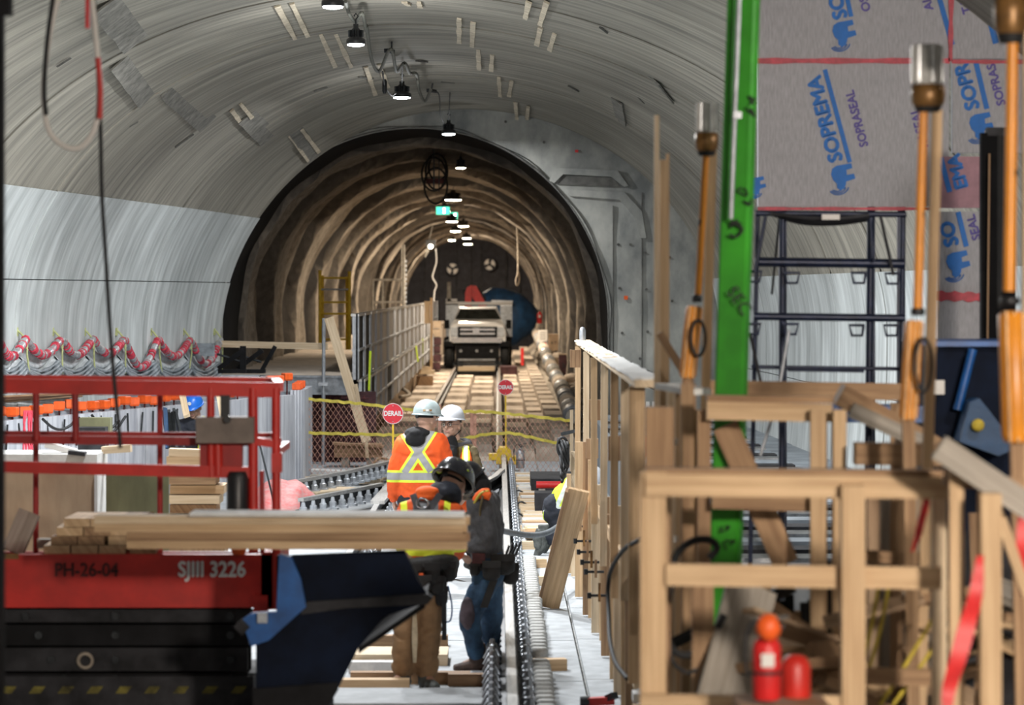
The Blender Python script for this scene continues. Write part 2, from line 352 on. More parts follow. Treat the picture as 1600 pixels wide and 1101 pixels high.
# the recess and its ledges in the end wall
mb = MB(); mb.prism([P(x, y, Y1-.07) for x, y in ((868,262),(965,266),(982,290),(975,292),(955,276),(880,272),(866,286),(858,282))], (0, .09, 0)); mb.build('recess_lip', 'end_concrete', endwall)
mb = MB(); mb.prism([P(x, y, Y1-.05) for x, y in ((884,296),(976,300),(1003,330),(1010,372),(1000,372),(992,340),(968,312),(890,306))], (0, .07, 0)); mb.build('recess_lip', 'end_concrete', endwall)
mb = MB(); mb.prism([P(x, y, Y1-.03) for x, y in ((876,274),(958,278),(970,292),(872,288))], (0, .03, 0)); mb.build('recess_panel', 'groove', endwall)
for px in (958, 1003): MB().box((P(px, 400, Y1).x, Y1-.012, 2.0), (.012, .03, 4.4 if px > 1000 else 4.0)).build('form_joint', 'groove', endwall)
for px, py in ((966, 382), (985, 382), (1008, 395), (968, 450), (1010, 452), (972, 520), (1012, 518), (1046, 402), (1050, 470), (1000, 560), (960, 590), (790, 190), (850, 222)):
    c = P(px, py, Y1-.012); MB().lathe(c, [(.022,-.01),(.022,.006)], 10, (0, -1, 0)).build('tie_hole', 'groove', endwall)
# ------------------------------------------------------------ running tunnel: sprayed concrete over ribs
tun = bpy.data.objects.new('wall_tunnel', None); COL.objects.link(tun); tag(tun, kind='structure')
YE = 145.0
def cx(y): return TC.x+.0*y
RIBS = [51.6+i*6.9+R.uniform(-1.0, 1.0) for i in range(15)]
def trad(y, a):
    r = TR+.26
    w = 1.2*noise.noise(V((math.cos(a)*1.3, math.sin(a)*1.3, y*.13)))+.25*noise.noise(V((math.cos(a)*4, math.sin(a)*4, y*.3)))
    for k, q in enumerate(RIBS):                                   # each round of spraying steps inward and then opens out again
        nx = RIBS[k+1] if k+1 < len(RIBS) else q+7; u = y+w-q
        if -.35 < u < 0: r -= .34*(.5+.5*math.cos(PI*u/.35))
        elif 0 <= u <= nx-q:
            v = u/(nx-q); r -= .34*(1-v)**.9
            d = (v-.52)/.035 if v < .52 else (v-.52)/.16; r -= .085*math.exp(-d*d)
    r += .10*noise.noise(V((math.cos(a)*2, math.sin(a)*2, y*.6)))+.045*noise.noise(V((math.cos(a)*6, math.sin(a)*6, y*1.6)))
    return r
def tp(y, t):
    a = lerp(-.27*PI, 1.27*PI, t); r = trad(y, a)*leg(a)
    return V((cx(y)+r*math.cos(a), y, TC.z+r*math.sin(a)))
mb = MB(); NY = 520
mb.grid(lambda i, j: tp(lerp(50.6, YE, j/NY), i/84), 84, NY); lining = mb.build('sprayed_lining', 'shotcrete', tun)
# the lining is coloured darker in a band before every spray round
at = lining.data.attributes.new('bare', 'FLOAT', 'POINT'); vals = []  # per-vertex weight of the darker colour
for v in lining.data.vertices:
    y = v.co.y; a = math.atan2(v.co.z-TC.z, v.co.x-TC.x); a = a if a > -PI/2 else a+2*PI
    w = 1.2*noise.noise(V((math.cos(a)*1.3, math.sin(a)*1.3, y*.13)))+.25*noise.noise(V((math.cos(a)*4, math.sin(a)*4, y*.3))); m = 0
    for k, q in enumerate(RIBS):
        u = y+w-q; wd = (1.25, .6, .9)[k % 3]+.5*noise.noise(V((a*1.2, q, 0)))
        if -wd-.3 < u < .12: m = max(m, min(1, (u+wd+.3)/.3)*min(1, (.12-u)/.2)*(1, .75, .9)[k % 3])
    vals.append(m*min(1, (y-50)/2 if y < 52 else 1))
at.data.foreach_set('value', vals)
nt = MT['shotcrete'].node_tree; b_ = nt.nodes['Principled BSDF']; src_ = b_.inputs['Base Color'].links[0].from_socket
an = nt.nodes.new('ShaderNodeAttribute'); an.attribute_name = 'bare'; mx_ = nt.nodes.new('ShaderNodeMix'); mx_.data_type = 'RGBA'  # 'bare' is only the weight of the darker colour bands
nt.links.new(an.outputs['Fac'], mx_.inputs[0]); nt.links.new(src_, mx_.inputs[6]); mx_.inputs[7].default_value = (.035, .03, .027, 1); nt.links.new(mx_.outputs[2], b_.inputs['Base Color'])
mb = MB()
mb.grid(lambda i, j: (lambda a, r: V((cx(0)+r*math.cos(a), lerp(Y1-.05, 51.4, j/4), TC.z+r*math.sin(a))))(lerp(-.27*PI, 1.27*PI, i/80), TR*leg(lerp(-.27*PI, 1.27*PI, i/80))+(.03 if j == 0 else 0)+.02*math.sin(i*.9+j)), 80, 4)
mb.build('membrane_ring', 'membrane_black', tun)
mb = MB(); mb.tube([V((TC.x+TR*leg(a)*math.cos(a), Y1-.06, TC.z+TR*leg(a)*math.sin(a))) for a in [lerp(-.2*PI, 1.2*PI, i/90) for i in range(91)]], .012, 6); mb.build('ring_bead', 'groove', tun)
MB().box((TC.x, (Y1+YE)/2, -.3), (7.6, YE-Y1, .3)).build('floor_tunnel', 'tunnel_bed', kind='structure')
# far bulkhead with two fans
bh = MB().box((TC.x, YE+.2, 2.2), (7.6, .3, 7.6)).build('wall_bulkhead', 'bulkhead', kind='structure')
for px in (662, 686, 712, 736, 752, 790, 812): 
    MB().beam(P(px, 455, YE-.03)+V((0,0,-2)), P(px+R.uniform(-3,3), 380, YE-.03), .08, .05, (0, 1, 0)).build('seam_batten', 'machine_grey', bh)
for i, (px, py) in enumerate(((707, 420), (765, 413))):
    c = P(px, py, YE-.25); t = T('tunnel_fan', ('round fan on the left of the black bulkhead', 'round fan on the right of the black bulkhead')[i], 'fan', c-V((0, 0, .3)))
    MB().lathe(c, [(.30,-.1),(.32,0),(.32,.12),(.26,.12),(.26,0)], 24, (0, -1, 0)).build('housing', 'bulkhead', t)
    MB().lathe(c+V((0, -.02, 0)), [(.27,0),(.27,.01)], 24, (0, -1, 0)).build('back_plate', 'paper', t)
    for k in range(3):
        a = k*2*PI/3+.5+i; q = [V((math.cos(a+d)*r, -.05, math.sin(a+d)*r)) for r, d in ((.05,-.6),(.26,-.42),(.27,.05),(.22,.32),(.05,.5))]
        MB().prism([c+x for x in q], (0, -.02, .0)).build('blade', 'bulkhead', t)
    MB().lathe(c+V((0, -.05, 0)), [(.07,-.02),(.07,.06),(.03,.08)], 12, (0, -1, 0)).build('hub', 'bulkhead', t)
# ------------------------------------------------------------ lamps
def highbay(px, py, Y, sz, warm, label, W, up, group=None, tilt=0):
    c = P(px, py, Y); t = T('high_bay_lamp', label, 'lamp', c, group); r = sz/2
    MB().lathe(c, [(r*.96,.0),(r,.02),(r*.98,.05),(r*.55,.08),(r*.5,.15),(r*.28,.17),(r*.28,.21)], 20).build('housing', 'black_plastic', t)
    for k in range(10):
        a = k*PI/5; MB().box(c+V((math.cos(a)*r*.55, math.sin(a)*r*.55, .11)), (r*.5, .008, .07), a).build('fin', 'dark_steel', t)
    MB().lathe(c-V((0, 0, .022)), [(r*.5,.0),(r*.86,.008),(r*.9,.024)], 20).build('lens', 'lens_warm' if warm else 'lens_cool', t)
    MB().tube([c+V((0, 0, .21)), c+V((.0, 0, .26)), c+V((.025, 0, .29)), c+V((0, 0, .32)), c+V((-.02, 0, .29))], .008, 6).build('hook', 'dark_steel', t)
    col = (1, .85, .66) if warm else (.96, .98, 1)
    for kind, w, dz in (('AREA', W, -.035), ('POINT', up, -.10)):
        l = bpy.data.lights.new('lamp_light', kind); l.energy = w; l.color = col
        if kind == 'AREA': l.shape = 'DISK'; l.size = sz*.8; l.spread = PI
        else: l.shadow_soft_size = .06
        o = bpy.data.objects.new('lamp_light', l); COL.objects.link(o); o.parent = t; o.location = (0, 0, dz)
    return t
cav = [(520, 10, 28, .21, 'leftmost and nearest of the lit lamps under the vault'), (556, 69, 32, .20, 'second nearest of the lit lamps hanging under the vault'),
       (628, 152, 40.5, .25, 'dark-bodied lamp on its cable just before the end wall'), (701, 209, 46.8, .22, 'small lamp hanging at the crown of the tunnel mouth')]
for px, py, Y, sz, lb in cav: highbay(px, py, Y, sz, False, lb, LAMP_W*(1.5 if Y < 35 else .6 if Y < 45 else .42), LAMP_UP*(1.4 if Y < 35 else .5 if Y < 45 else .15))
for X, Y, Z in ((-1.7, 24, 5.1), (-1.8, 20, 5.1)):                # the row goes on overhead, above the frame
    q = V((X*F/Y+CX, CY-(Z-CH)*F/Y, 0)); highbay(q.x, q.y, Y, .3, False, ('nearer' if Y < 22 else 'farther')+' of the two lamps overhead, above the frame', LAMP_W*(.9 if Y > 22 else .35), LAMP_UP, 'overhead lamps above the frame')
tl = [(708, 312, 66, .4), (694, 330, 73, .34), (706, 346, 80, .34), (724, 353, 88, .34), (712, 361, 96, .36), (729, 372, 110, .36), (731, 381, 126, .4)]
names = ['topmost of the warm tunnel lamps', 'warm tunnel lamp just above the green exit sign', 'warm tunnel lamp right of the green exit signs', 'warm tunnel lamp at the right of the cluster', 'warm tunnel lamp at the foot of the cluster', 'warm lamp alone above the truck crane', 'farthest warm lamp before the bulkhead']
for (px, py, Y, sz), lb in zip(tl, names): highbay(px, py, Y, sz, True, lb, TUN_W*interp([(66,.62),(80,.7),(88,1.3),(126,1.5)], Y), interp([(66,9),(80,40),(88,170),(100,190),(126,60)], Y))
highbay(706, 375, 137, .36, True, 'last small lamp just in front of the bulkhead', TUN_W*1.2, 420)
highbay(720, 262, 56, .2, True, 'dim fitting up in the tunnel crown above the exit signs', TUN_W*.05, .5)
# ------------------------------------------------------------ marks and patches on the vault
def on_vault(px, py):                                             # the point of the lining seen at a pixel, and its normal
    y0, y1 = 14.0, Y1
    def inside(y):
        p = P(px, py, y); c, zc = XC(y), ZC(y)
        if p.z >= CRN(y): return False
        return side_x(y, p.z, 1) > p.x > side_x(y, p.z, -1)
    for _ in range(30):
        m = (y0+y1)/2
        if inside(m): y0 = m
        else: y1 = m
    p = P(px, py, y0); n = V((XC(y0)-p.x, 0, ZC(y0)-p.z)).normalized(); return p, n
def vault_strip(px0, py0, px1, py1, w, mt, name, lift=.035):
    (a, na), (b, nb) = on_vault(px0, py0), on_vault(px1, py1); K = 6; mb = MB(); rows = []
    for i in range(K+1):
        q, n = on_vault(lerp(px0, px1, i/K), lerp(py0, py1, i/K)); sd = n.cross(b-a).normalized(); jw = w*(1+(.25 if w < .1 else .06)*R.uniform(-1, 1))
        rows.append((q+n*lift-sd*jw/2, q+n*lift+sd*jw/2, n))
    mb.slab(lambda i, j: rows[j][i], 1, K, -rows[0][2]*.02, False); return mb.build(name, mt, ceil_root)
tapes = [(432,6,460,58),(455,2,480,54),(500,50,523,102),(524,50,548,102),(718,26,718,64),(740,32,738,70),(748,74,749,106),(770,82,768,108),(780,118,782,148),(800,124,796,148),
         (828,0,822,26),(856,0,845,36),(846,40,840,68),(868,50,860,76),(571,102,586,146),(592,98,606,134),(360,170,376,192),(374,160,392,182),(452,210,480,250),(470,200,497,236),(806,158,808,184),(826,164,824,184),(632,0,640,5),(655,0,657,8)]
for t_ in tapes: vault_strip(*t_, .055, 'tape_pale', 'tape_strip')
for t_ in ((170,0,215,62,.5),(190,90,232,150,.45),(265,135,325,190,.42),(384,180,418,215,.36),(462,202,490,245,.3),(965,155,972,190,.22),(1020,120,1045,150,.3)):
    vault_strip(*t_[:4], t_[4]*.8, 'patch', 'repair_patch', .03)
for t_ in ((86,102,108,88),(200,195,212,188),(272,228,300,208),(490,140,510,134),(690,125,710,127),(650,92,668,94),(560,118,582,120),(940,40,950,48),(1000,150,1008,158),(890,132,905,140)):
    vault_strip(*t_, .03, 'groove', 'honeycomb_gap', .034)
# festooned cable and hangers under the vault
def cable(name, pts, r, mt, label, cat='cable', group=None, k=6, n=7):
    return MB().tube(smooth_path(pts, k), r, n).build(name, mt, None, label, cat, group)
def under(px, py, d=.2):                                          # a point hanging d below the lining, seen at a pixel
    q, n = on_vault(px, py); return P(px, py, q.y*(q.z-CH-d)/(q.z-CH))
cab = [(540,2,28.3),(546,22,29),(556,34,30),(566,20,31),(572,48,32),(573,42,32),(580,90,34),(592,112,35.5),(606,82,36.8),(613,80,37),(620,112,38),(632,98,39),(640,114,40),(651,116,40.3),(655,142,41.5),(664,158,42.5),(673,140,43.3)]
cable('lamp_cable', [under(c[0], c[1], .12) for c in cab], .021, 'festoon', 'grey-brown festoon cable looping from lamp to lamp under the vault')
t = T('cable_bracket', 'dark bracket holding the festoon cable by the third lamp', 'bracket', under(608, 80, .1))
MB().beam(under(603, 79, .1), under(614, 81, .1), .05, .05).build('clamp', 'dark_steel', t); MB().beam(under(612, 80, .1), under(612, 66, .04), .02, .02).build('stem', 'dark_steel', t)
t = T('cable_bracket', 'dark bracket holding the end of the festoon cable near the tunnel mouth', 'bracket', under(675, 140, .08))
MB().beam(under(669, 141, .08), under(680, 143, .08), .05, .05).build('clamp', 'dark_steel', t); MB().beam(under(674, 140, .08), under(676, 131, .04), .02, .02).build('stem', 'dark_steel', t)
for a, b, lb in (((556, 36), (556, 55, 32), 'thin dark drop wire down to the second lamp'), ((629, 98), (628, 136, 40.5), 'thin dark drop wire down to the dark-bodied lamp'), ((703, 145), (701, 191, 46.8), 'thin drop wire down to the lamp at the tunnel mouth')):
    p, q = under(*a, .05), P(*b); cable('drop_wire', [p, p.lerp(q, .5), q], .008, 'black_rubber', lb, 'wire')
cable('lamp_lead', [P(*c) for c in ((598,112,35),(600,130,37.5),(603,138,38.6),(611,149,39.6),(618,146,40.2))], .010, 'black_rubber', 'black lead with a plug swinging to the dark-bodied lamp', 'wire')
MB().lathe(P(601, 135, 38.0), [(.015,-.09),(.03,-.06),(.03,.06),(.015,.09)], 8).build('lamp_plug', 'black_rubber', None, 'small black plug on the lead beside the dark-bodied lamp', 'plug')
cable('lamp_lead', [P(*c) for c in ((676,142,42.2),(686,148,43),(688,178,45.5),(694,194,46.7))], .009, 'black_rubber', 'black lead running down to the lamp at the tunnel mouth', 'wire')
# coil of hose hanging in the tunnel crown
t = T('hose_coil', 'coil of dark hose and cable hanging in the tunnel crown', 'hose', P(682, 300, 58))
for k, (ox, oy, rx, ry) in enumerate(((678, 272, 19, 26), (682, 268, 17, 28), (681, 290, 18, 28), (684, 262, 14, 20))):
    MB().tube([P(ox+rx*math.cos(a), oy+ry*math.sin(a), 58+.1*k) for a in [i*2*PI/28 for i in range(28)]], .022, 6, True).build('coil', 'black_rubber', t)
MB().beam(P(678, 232, 58), P(678, 300, 58), .03, .03).build('hanger', 'dark_steel', t); MB().beam(P(686, 240, 58), P(686, 300, 58), .02, .02).build('hanger', 'dark_steel', t)
MB().box(P(680, 283, 58.05), (.34, .10, .09)).build('tray', 'rebar_red', t)
# exit signs
for i, (px, py, Y) in enumerate(((692, 329, 72), (709, 337, 82))):
    t = T('exit_sign', ('lit green exit sign hanging below the topmost tunnel lamp', 'smaller lit green exit sign just right of the other')[i], 'sign', P(px, py+7, Y))
    MB().box(P(px, py, Y), (.30 if i == 0 else .2, .05, .17)).build('sign_face', 'exit_green', t)
    MB().box(P(px, py, Y)+V((0, .03, 0)), (.34 if i == 0 else .22, .04, .2)).build('case', 'paper', t)
    MB().box(P(px+2, py, Y)-V((0, .028, 0)), (.05, .006, .12)).build('running_figure', 'lens_cool', t)
    MB().beam(P(px, py-5, Y), P(px, py-22, Y), .012, .012).build('rod', 'dark_steel', t)
# dark floodlight with dangling bright wire
t = T('flood_lamp', 'small black floodlight clamped at the left of the tunnel', 'lamp', P(673, 386, 92))
MB().box(P(673, 380, 92), (.30, .2, .2)).build('housing', 'black_plastic', t); MB().lathe(P(673, 385, 91.8), [(.06,0),(.07,.02)], 10, (0, -1, 0)).build('lens', 'lens_warm', t)
MB().beam(P(664, 402, 92), P(672, 384, 92), .05, .05).build('arm', 'pipe_grey', t); MB().beam(P(664, 402, 92), P(676, 352, 92), .03, .03).build('bracket', 'pipe_grey', t)
cable('dangling_wire', [P(*c) for c in ((681,388,92),(682,408,92),(679,420,92),(676,433,92),(682,445,92),(679,455,92),(678,470,92))], .022, 'white_paint', 'kinked white wire dangling from the black floodlight', 'wire')
cable('sling_rope', [P(*c) for c in ((806,330,88),(809,380,88),(809,425,88),(806,437,88),(808,446,88),(811,437,88),(810,424,88))], .022, 'rubble', 'thin rope with a loop hanging at the right of the tunnel', 'rope')
# ------------------------------------------------------------ running tunnel floor: precast blocks, kerbs, rails
RXR, RXL = .085, -1.37; TRR, TRL = .04, -1.395
blk = {}
def floor_block(key, sx, sy, sz):
    if key not in blk:
        blk[key] = MB().add([(-sx/2,-sy/2,0),(sx/2,-sy/2,0),(sx/2,sy/2,0),(-sx/2,sy/2,0),(-sx/2+.03,-sy/2+.05,sz),(sx/2-.03,-sy/2+.05,sz),(sx/2-.03,sy/2-.05,sz),(-sx/2+.03,sy/2-.05,sz)],
            [(0,1,5,4),(1,2,6,5),(2,3,7,6),(3,0,4,7),(4,5,6,7)], V((1,0,0))).build('track_block', 'dust_slab', bpy.data.objects['floor_tunnel'], origin=(0, 0, 0)); blk[key]['used'] = 0
        return blk[key], True
    return blk[key], False
ft = bpy.data.objects['floor_tunnel']
for col_, (x, w, sy, h, off) in enumerate(((-1.87, .78, 1.9, .20, 0), (-1.02, .56, 1.9, .19, 2.2), (-.40, .60, 1.9, .19, 0), (.38, .46, 1.9, .19, 2.2))):
    Y = 49.2+off
    while Y < 133:
        if not (96 < Y < 111 and col_ in (1, 2)):
            b, first = floor_block(col_, w, sy*1.25, h)
            o = b if first else piece(b, (0, 0, 0), parent=ft)
            o.location = V((x+R.uniform(-.03, .03), Y, -.15+R.uniform(-.01, .02)))-WL(ft)
        Y += 4.4
for x0, x1, z in ((.62, .92, .12), (.92, 1.25, .28)):               # stepped haunch on the right
    Y = 50.0
    while Y < 132: MB().box(((x0+x1)/2, Y+1, z/2-.15), (x1-x0, 1.9, z+.3)).build('haunch_block', 'dust_slab', ft); Y += 3.1
del blk
def rail_profile(x, z, s=1): return [(x-.07,z),(x+.07,z),(x+.07,z+.012),(x+.012,z+.03),(x+.010,z+.115),(x+.036,z+.128),(x+.036,z+.155),(x-.036,z+.155),(x-.036,z+.128),(x-.010,z+.115),(x-.012,z+.03),(x-.07,z+.012)]
def straight_rail(x, y0, y1, z, label, name='running_rail', hm='rail_top'):
    t = T(name, label, 'rail', (x, y0, z)); mb = MB(); pr = rail_profile(x, z)
    mb.prism([V((a, y0, b)) for a, b in pr], (0, y1-y0, 0)); mb.build('rail_body', 'dark_steel', t)
    MB().box((x, (y0+y1)/2, z+.157), (.060, y1-y0, .006)).build('rail_head', hm, t); return t
rr = straight_rail(RXR, 9, 46.6, .10, 'near right-hand rail running from the foreground under the yellow derail block')
rl = straight_rail(RXL, 9, 38.6, .10, 'near left-hand rail behind the two talking workers')
straight_rail(TRR, 47.0, 138, .03, 'far right-hand rail on the tunnel floor leading under the truck', 'tunnel_rail', 'rail_rust')
straight_rail(TRL, 47.0, 138, .03, 'far left-hand rail on the tunnel floor leading under the truck', 'tunnel_rail', 'rail_rust')
# fastenings: base block, two bolts and a spring clip
def fastener(parent, x, y, mt1, mt2, w=.10):
    f = MB().add([(x-w/2,y-.09,.02),(x+w/2,y-.09,.02),(x+w/2,y+.09,.02),(x-w/2,y+.09,.02),(x-w*.36,y-.07,.12),(x+w*.36,y-.07,.12),(x+w*.36,y+.07,.12),(x-w*.36,y+.07,.12)],
        [(0,1,5,4),(1,2,6,5),(2,3,7,6),(3,0,4,7),(4,5,6,7)], V((1,0,0))).build('fastening', mt1, parent)
    MB().lathe((x, y-.03, .12), [(.034,0),(.034,.035),(.02,.04),(.02,.09),(.012,.10)], 6, smooth=False).build('bolt', mt2, f)
    mb = MB(); mb.tube([V((x-w*.45, y+.05, .11)), V((x-w*.2, y+.06, .17)), V((x+w*.2, y+.06, .17)), V((x+w*.45, y+.05, .11)), V((x+w*.3, y-.02, .13))], .012, 5); mb.build('clip', mt2, f)
    return f
def fast_col(parent, x, ys, mt1, mt2, w):
    f = None
    for y in ys:
        if f is None: f = fastener(parent, x, y, mt1, mt2, w); y0 = y
        else:
            c = f.copy(); COL.objects.link(c); c.parent = parent; c.location = f.location+V((0, y-y0, 0))
            for ch in f.children: d = ch.copy(); COL.objects.link(d); d.parent = c
ysf = [14.5+.45*i for i in range(70)]
fast_col(rr, RXR-.125, [14.5+.34*i for i in range(44)], 'machine_grey', 'galv', .13)
fast_col(rr, RXR+.105, ysf, 'machine_grey', 'galv', .10)
fast_col(rl, RXL+.12, [14.5+.6*i for i in range(38)], 'machine_grey', 'galv', .12)
# pale guard-rail insulator blocks beside the right rail
t = T('conductor_supports', 'row of pale ribbed support blocks beside the right-hand rail', 'support', (RXR+.24, 15, .02))
blkp = None
def support(y):
    mb = MB(); mb.lathe((RXR+.21, y, .015), [(.070,0),(.070,.035),(.056,.045),(.056,.06),(.068,.07),(.068,.10),(.05,.115)], 12)
    return mb.build('support_block', 'rough_concrete', t)
yy = 15.2; first = None
while yy < 29.5:
    if first is None: first = support(yy); y0 = yy
    else:
        c = first.copy(); COL.objects.link(c); c.parent = t; c.location = first.location+V((R.uniform(-.008, .008), yy-y0, 0))
    yy += .21 if not (17.6 < yy < 18.0 or 21.1 < yy < 21.4) else .7
# yellow derail block on the right rail, and its sign
def derail_sign(px, py, Y, dia, base_z, label, txt, py_foot):
    c = P(px, py, Y); t = T('derail_sign', label, 'sign', V((c.x, Y, base_z)))
    MB().lathe(c, [(dia/2,-.004),(dia/2,.004)], 28, (0, -1, 0)).build('sign_disc', 'sign_red', t)
    ring = MB(); ring.tube([c+V((math.cos(a)*dia*.48, -.006, math.sin(a)*dia*.48)) for a in [i*2*PI/30 for i in range(30)]], .004, 5, True); ring.build('rim', 'white_paint', t)
    lettering('DERAIL', dia*.32, c-V((0, .008, 0)), t, 'white_paint', bold=.003, xs=.84)
    MB().beam(V((c.x+.005, Y+.012, base_z)), V((c.x, Y+.012, c.z-dia*.42)), .022, .014).build('staff', 'yellow_paint', t)
    for s in (-1, 1): MB().lathe(c+V((0, -.004, s*dia*.38)), [(.006,0),(.006,.008)], 6, (0, -1, 0)).build('bolt', 'galv', t)
    return t
derail_sign(790, 605, 45.4, .235, .25, 'small red round DERAIL sign standing on the yellow derail block', 'DERAIL', 0)
derail_sign(614, 646, 38.2, .262, .12, 'larger red round DERAIL sign left of the man in the orange vest', 'DERAIL', 0)
t = T('derail_block', 'yellow derail block clamped over the end of the right-hand rail', 'rail block', (RXR, 45.5, .10))
MB().prism([V((RXR+a, 45.2, b)) for a, b in ((-.11,.12),(.13,.12),(.11,.30),(.04,.36),(-.06,.36),(-.11,.27))], (0, .5, 0)).build('block', 'yellow_paint', t)
MB().box((RXR-.16, 45.4, .22), (.12, .3, .09)).build('ear', 'yellow_paint', t); MB().box((RXR+.16, 45.4, .17), (.07, .3, .12)).build('ear', 'yellow_paint', t)
# fire extinguisher by the rail end
def extinguisher(c, h, mt, label, hose=True):
    c = V(c); r = h*.17; t = T('fire_extinguisher', label, 'extinguisher', c)
    MB().lathe(c, [(r*.9,0),(r,.03*h),(r,.62*h),(r*.8,.70*h),(r*.35,.75*h),(r*.3,.80*h)], 16).build('cylinder', mt, t)
    MB().lathe(c, [(r*1.03,.30*h),(r*1.03,.34*h)], 16).build('band', 'black_rubber', t)
    MB().box(c+V((0, 0, .85*h)), (r*.6, r*.5, .09*h)).build('valve', 'dark_steel', t)
    MB().beam(c+V((-r*.3, 0, .92*h)), c+V((r*1.5, 0, .98*h)), .02, .012).build('handle', 'black_plastic', t)
    MB().beam(c+V((-r*.3, 0, .88*h)), c+V((r*1.2, 0, .86*h)), .02, .012).build('lever', 'black_plastic', t)
    if hose: MB().tube(smooth_path([c+V(q)*1 for q in ((0, 0, .86*h), (-r*.9, -.02, .93*h), (-r*1.45, -.02, .75*h), (-r*1.5, -.02, .45*h), (-r*1.3, -.02, .28*h))], 5), r*.13, 6).build('hose', 'black_rubber', t)
    MB().box(c+V((0, -r*.98, .48*h)), (r*.9, .01, .16*h)).build('label_plate', 'paper', t); return t
extinguisher(P(813, 731, 43.6), .36, 'galv', 'silver fire extinguisher with a black hose beside the rail end')
# ------------------------------------------------------------ raised bench on the left of the tunnel and its shutters
BZ = 1.36
MB().box((-3.35, 97, BZ/2-.2), (2.0, 97, BZ+.2)).build('trim_bench', 'dust_slab', kind='structure')
for i in range(14): MB().box((-3.35, 50.5+i*6.1, BZ-.03), (2.04, 5.9, .07)).build('slab', 'dust_slab', bpy.data.objects['trim_bench'])
def shutter(x, y, w, z0, z1, mt, lb=None):
    t = T('steel_shutter', lb, 'panel', (x, y, z0), 'steel shutters along the tunnel bench'); h = z1-z0
    MB().box((x+.02, y, z0+h/2), (.03, w, h)).build('face', mt, t)
    for s in (-1, 1): MB().box((x, y+s*w*.43, z0+h/2), (.10, w*.13, h)).build('side_rib', 'form_face' if mt == 'shutter_face' else 'galv', t)
    n = 2 if y > 75 else 4
    for k in range(n): MB().box((x, y-w*.46+w*.92*(k+.5)/n, z0+h/2), (.07, .03, h)).build('rib', 'steel', t)
    MB().box((x-.01, y, z1-.02), (.13, w, .04)).build('top_rail', 'rail_top', t)
    MB().box((x, y, z0+h*.45), (.12, w, .04)).build('cross_rail', 'galv', t); return t
Y = 48.9; k = 0
ordn = ['first and nearest', 'second', 'third', 'fourth', 'fifth', 'sixth', 'seventh', 'eighth', 'ninth', 'tenth', 'eleventh', 'twelfth', 'thirteenth', 'fourteenth', 'fifteenth', 'sixteenth', 'seventeenth', 'eighteenth', 'nineteenth', 'twentieth']
ordn += ['twenty-%s' % o for o in ordn[1:9]]
while Y < 106:
    w = 2.35 if Y < 57 else 3.6
    f = interp([(48, -2.27), (106, -2.18)], Y); dk = Y < 52
    shutter(f, Y+w/2, w-.12, interp([(48,1.25),(106,1.3)], Y), interp([(48,2.30),(106,2.32)], Y), 'machine_black' if dk else 'shutter_face', ('upper dark shutter' if dk else 'upper pale shutter')+' on the tunnel bench, %s from the camera' % ordn[k])
    shutter(f+.07, Y+w/2+.6, w-.12, interp([(48,.45),(106,.62)], Y), interp([(48,1.24),(106,1.28)], Y), 'machine_black' if dk or 56 < Y < 60 else 'shutter_face', 'lower shutter against the bench face, %s from the camera' % ordn[k])
    Y += w; k += 1
for px0, py0, px1, py1, lb, Y in ((571, 548, 569, 610, 'nearest', 50), (645, 540, 648, 565, 'middle', 74), (656, 528, 655, 578, 'long farther', 86)):
    MB().beam(P(px0, py0, Y)+V((.08, 0, 0)), P(px1, py1, Y)+V((.08, 0, 0)), .035, .01, (0, 1, 0)).build('ratchet_strap', 'lime_band', None, '%s lime green strap hanging down the bench shutters' % lb, 'strap')
# end of the bench: steel edge beam, timber, props, pit with starter bars
t = T('edge_beam', 'blue-grey steel channel across the end of the bench', 'beam', P(468, 612, 47.4))
a, b = P(392, 600, 47.4), P(548, 602, 47.2)
for dz, dy, hh in ((.13, 0, .03), (-.13, 0, .03)): MB().beam(a+V((0, dy, dz)), b+V((0, dy, dz)), .16, hh).build('flange', 'galv', t)
MB().beam(a, b, .03, .25).build('web', 'galv', t)
lettering('RIM', .10, P(520, 603, 47.25), t, 'print_black')
MB().beam(P(338, 537, 47.2), P(512, 541, 47.2), .05, .10).build('guard_timber', 'lumber_pale', None, 'long pale guard timber across the bench opening', 'timber')
t = T('steel_prop', 'grey tubular prop standing at the bench end', 'prop', P(504, 728, 46.8))
MB().tube([P(505, 727.8, 46.8), P(506, 497, 46.8)], .028, 10).build('tube', 'galv', t); MB().box(P(505, 600, 46.8), (.14, .1, .05)).build('collar', 'galv', t); MB().box(P(504, 727.6, 46.8), (.14, .14, .02)).build('foot_plate', 'galv', t)
t = T('leaning_brace', 'pale timber brace leaning against the first dark shutters', 'timber', P(572, 700, 45.6))
MB().beam(P(514, 497, 46.6), P(573, 690, 45.6), .14, .04, (0, 1, 0)).build('plank', 'lumber_pale', t); MB().beam(P(553, 600, 46.0)+V((.03, -.05, 0)), P(561, 645, 45.9)+V((.03, -.05, 0)), .05, .04, (0, 1, 0)).build('cleat', 'lumber_pale', t)
t = T('standing_board', 'two short upright boards at the foot of the netting post', 'timber', P(578, 715, 45.4))
MB().beam(P(574, 715, 45.4), P(572, 690, 45.4), .05, .04, (0, 1, 0)).build('board', 'lumber_pale', t)
pit = T('rebar_cage', 'dark red wall of starter bars under the bench end', 'rebar', (-2.9, 47.6, 0))
MB().box((-3.0, 47.85, .55), (2.2, .1, 1.1)).build('backing', 'rebar_pit', pit)
for i in range(30): MB().tube([V((-4.0+i*.066, 47.7, 0)), V((-4.0+i*.066+R.uniform(-.02,.02), 47.7, 1.1+R.uniform(-.1,.06)))], .010, 5).build('bar', 'rebar_red', pit)
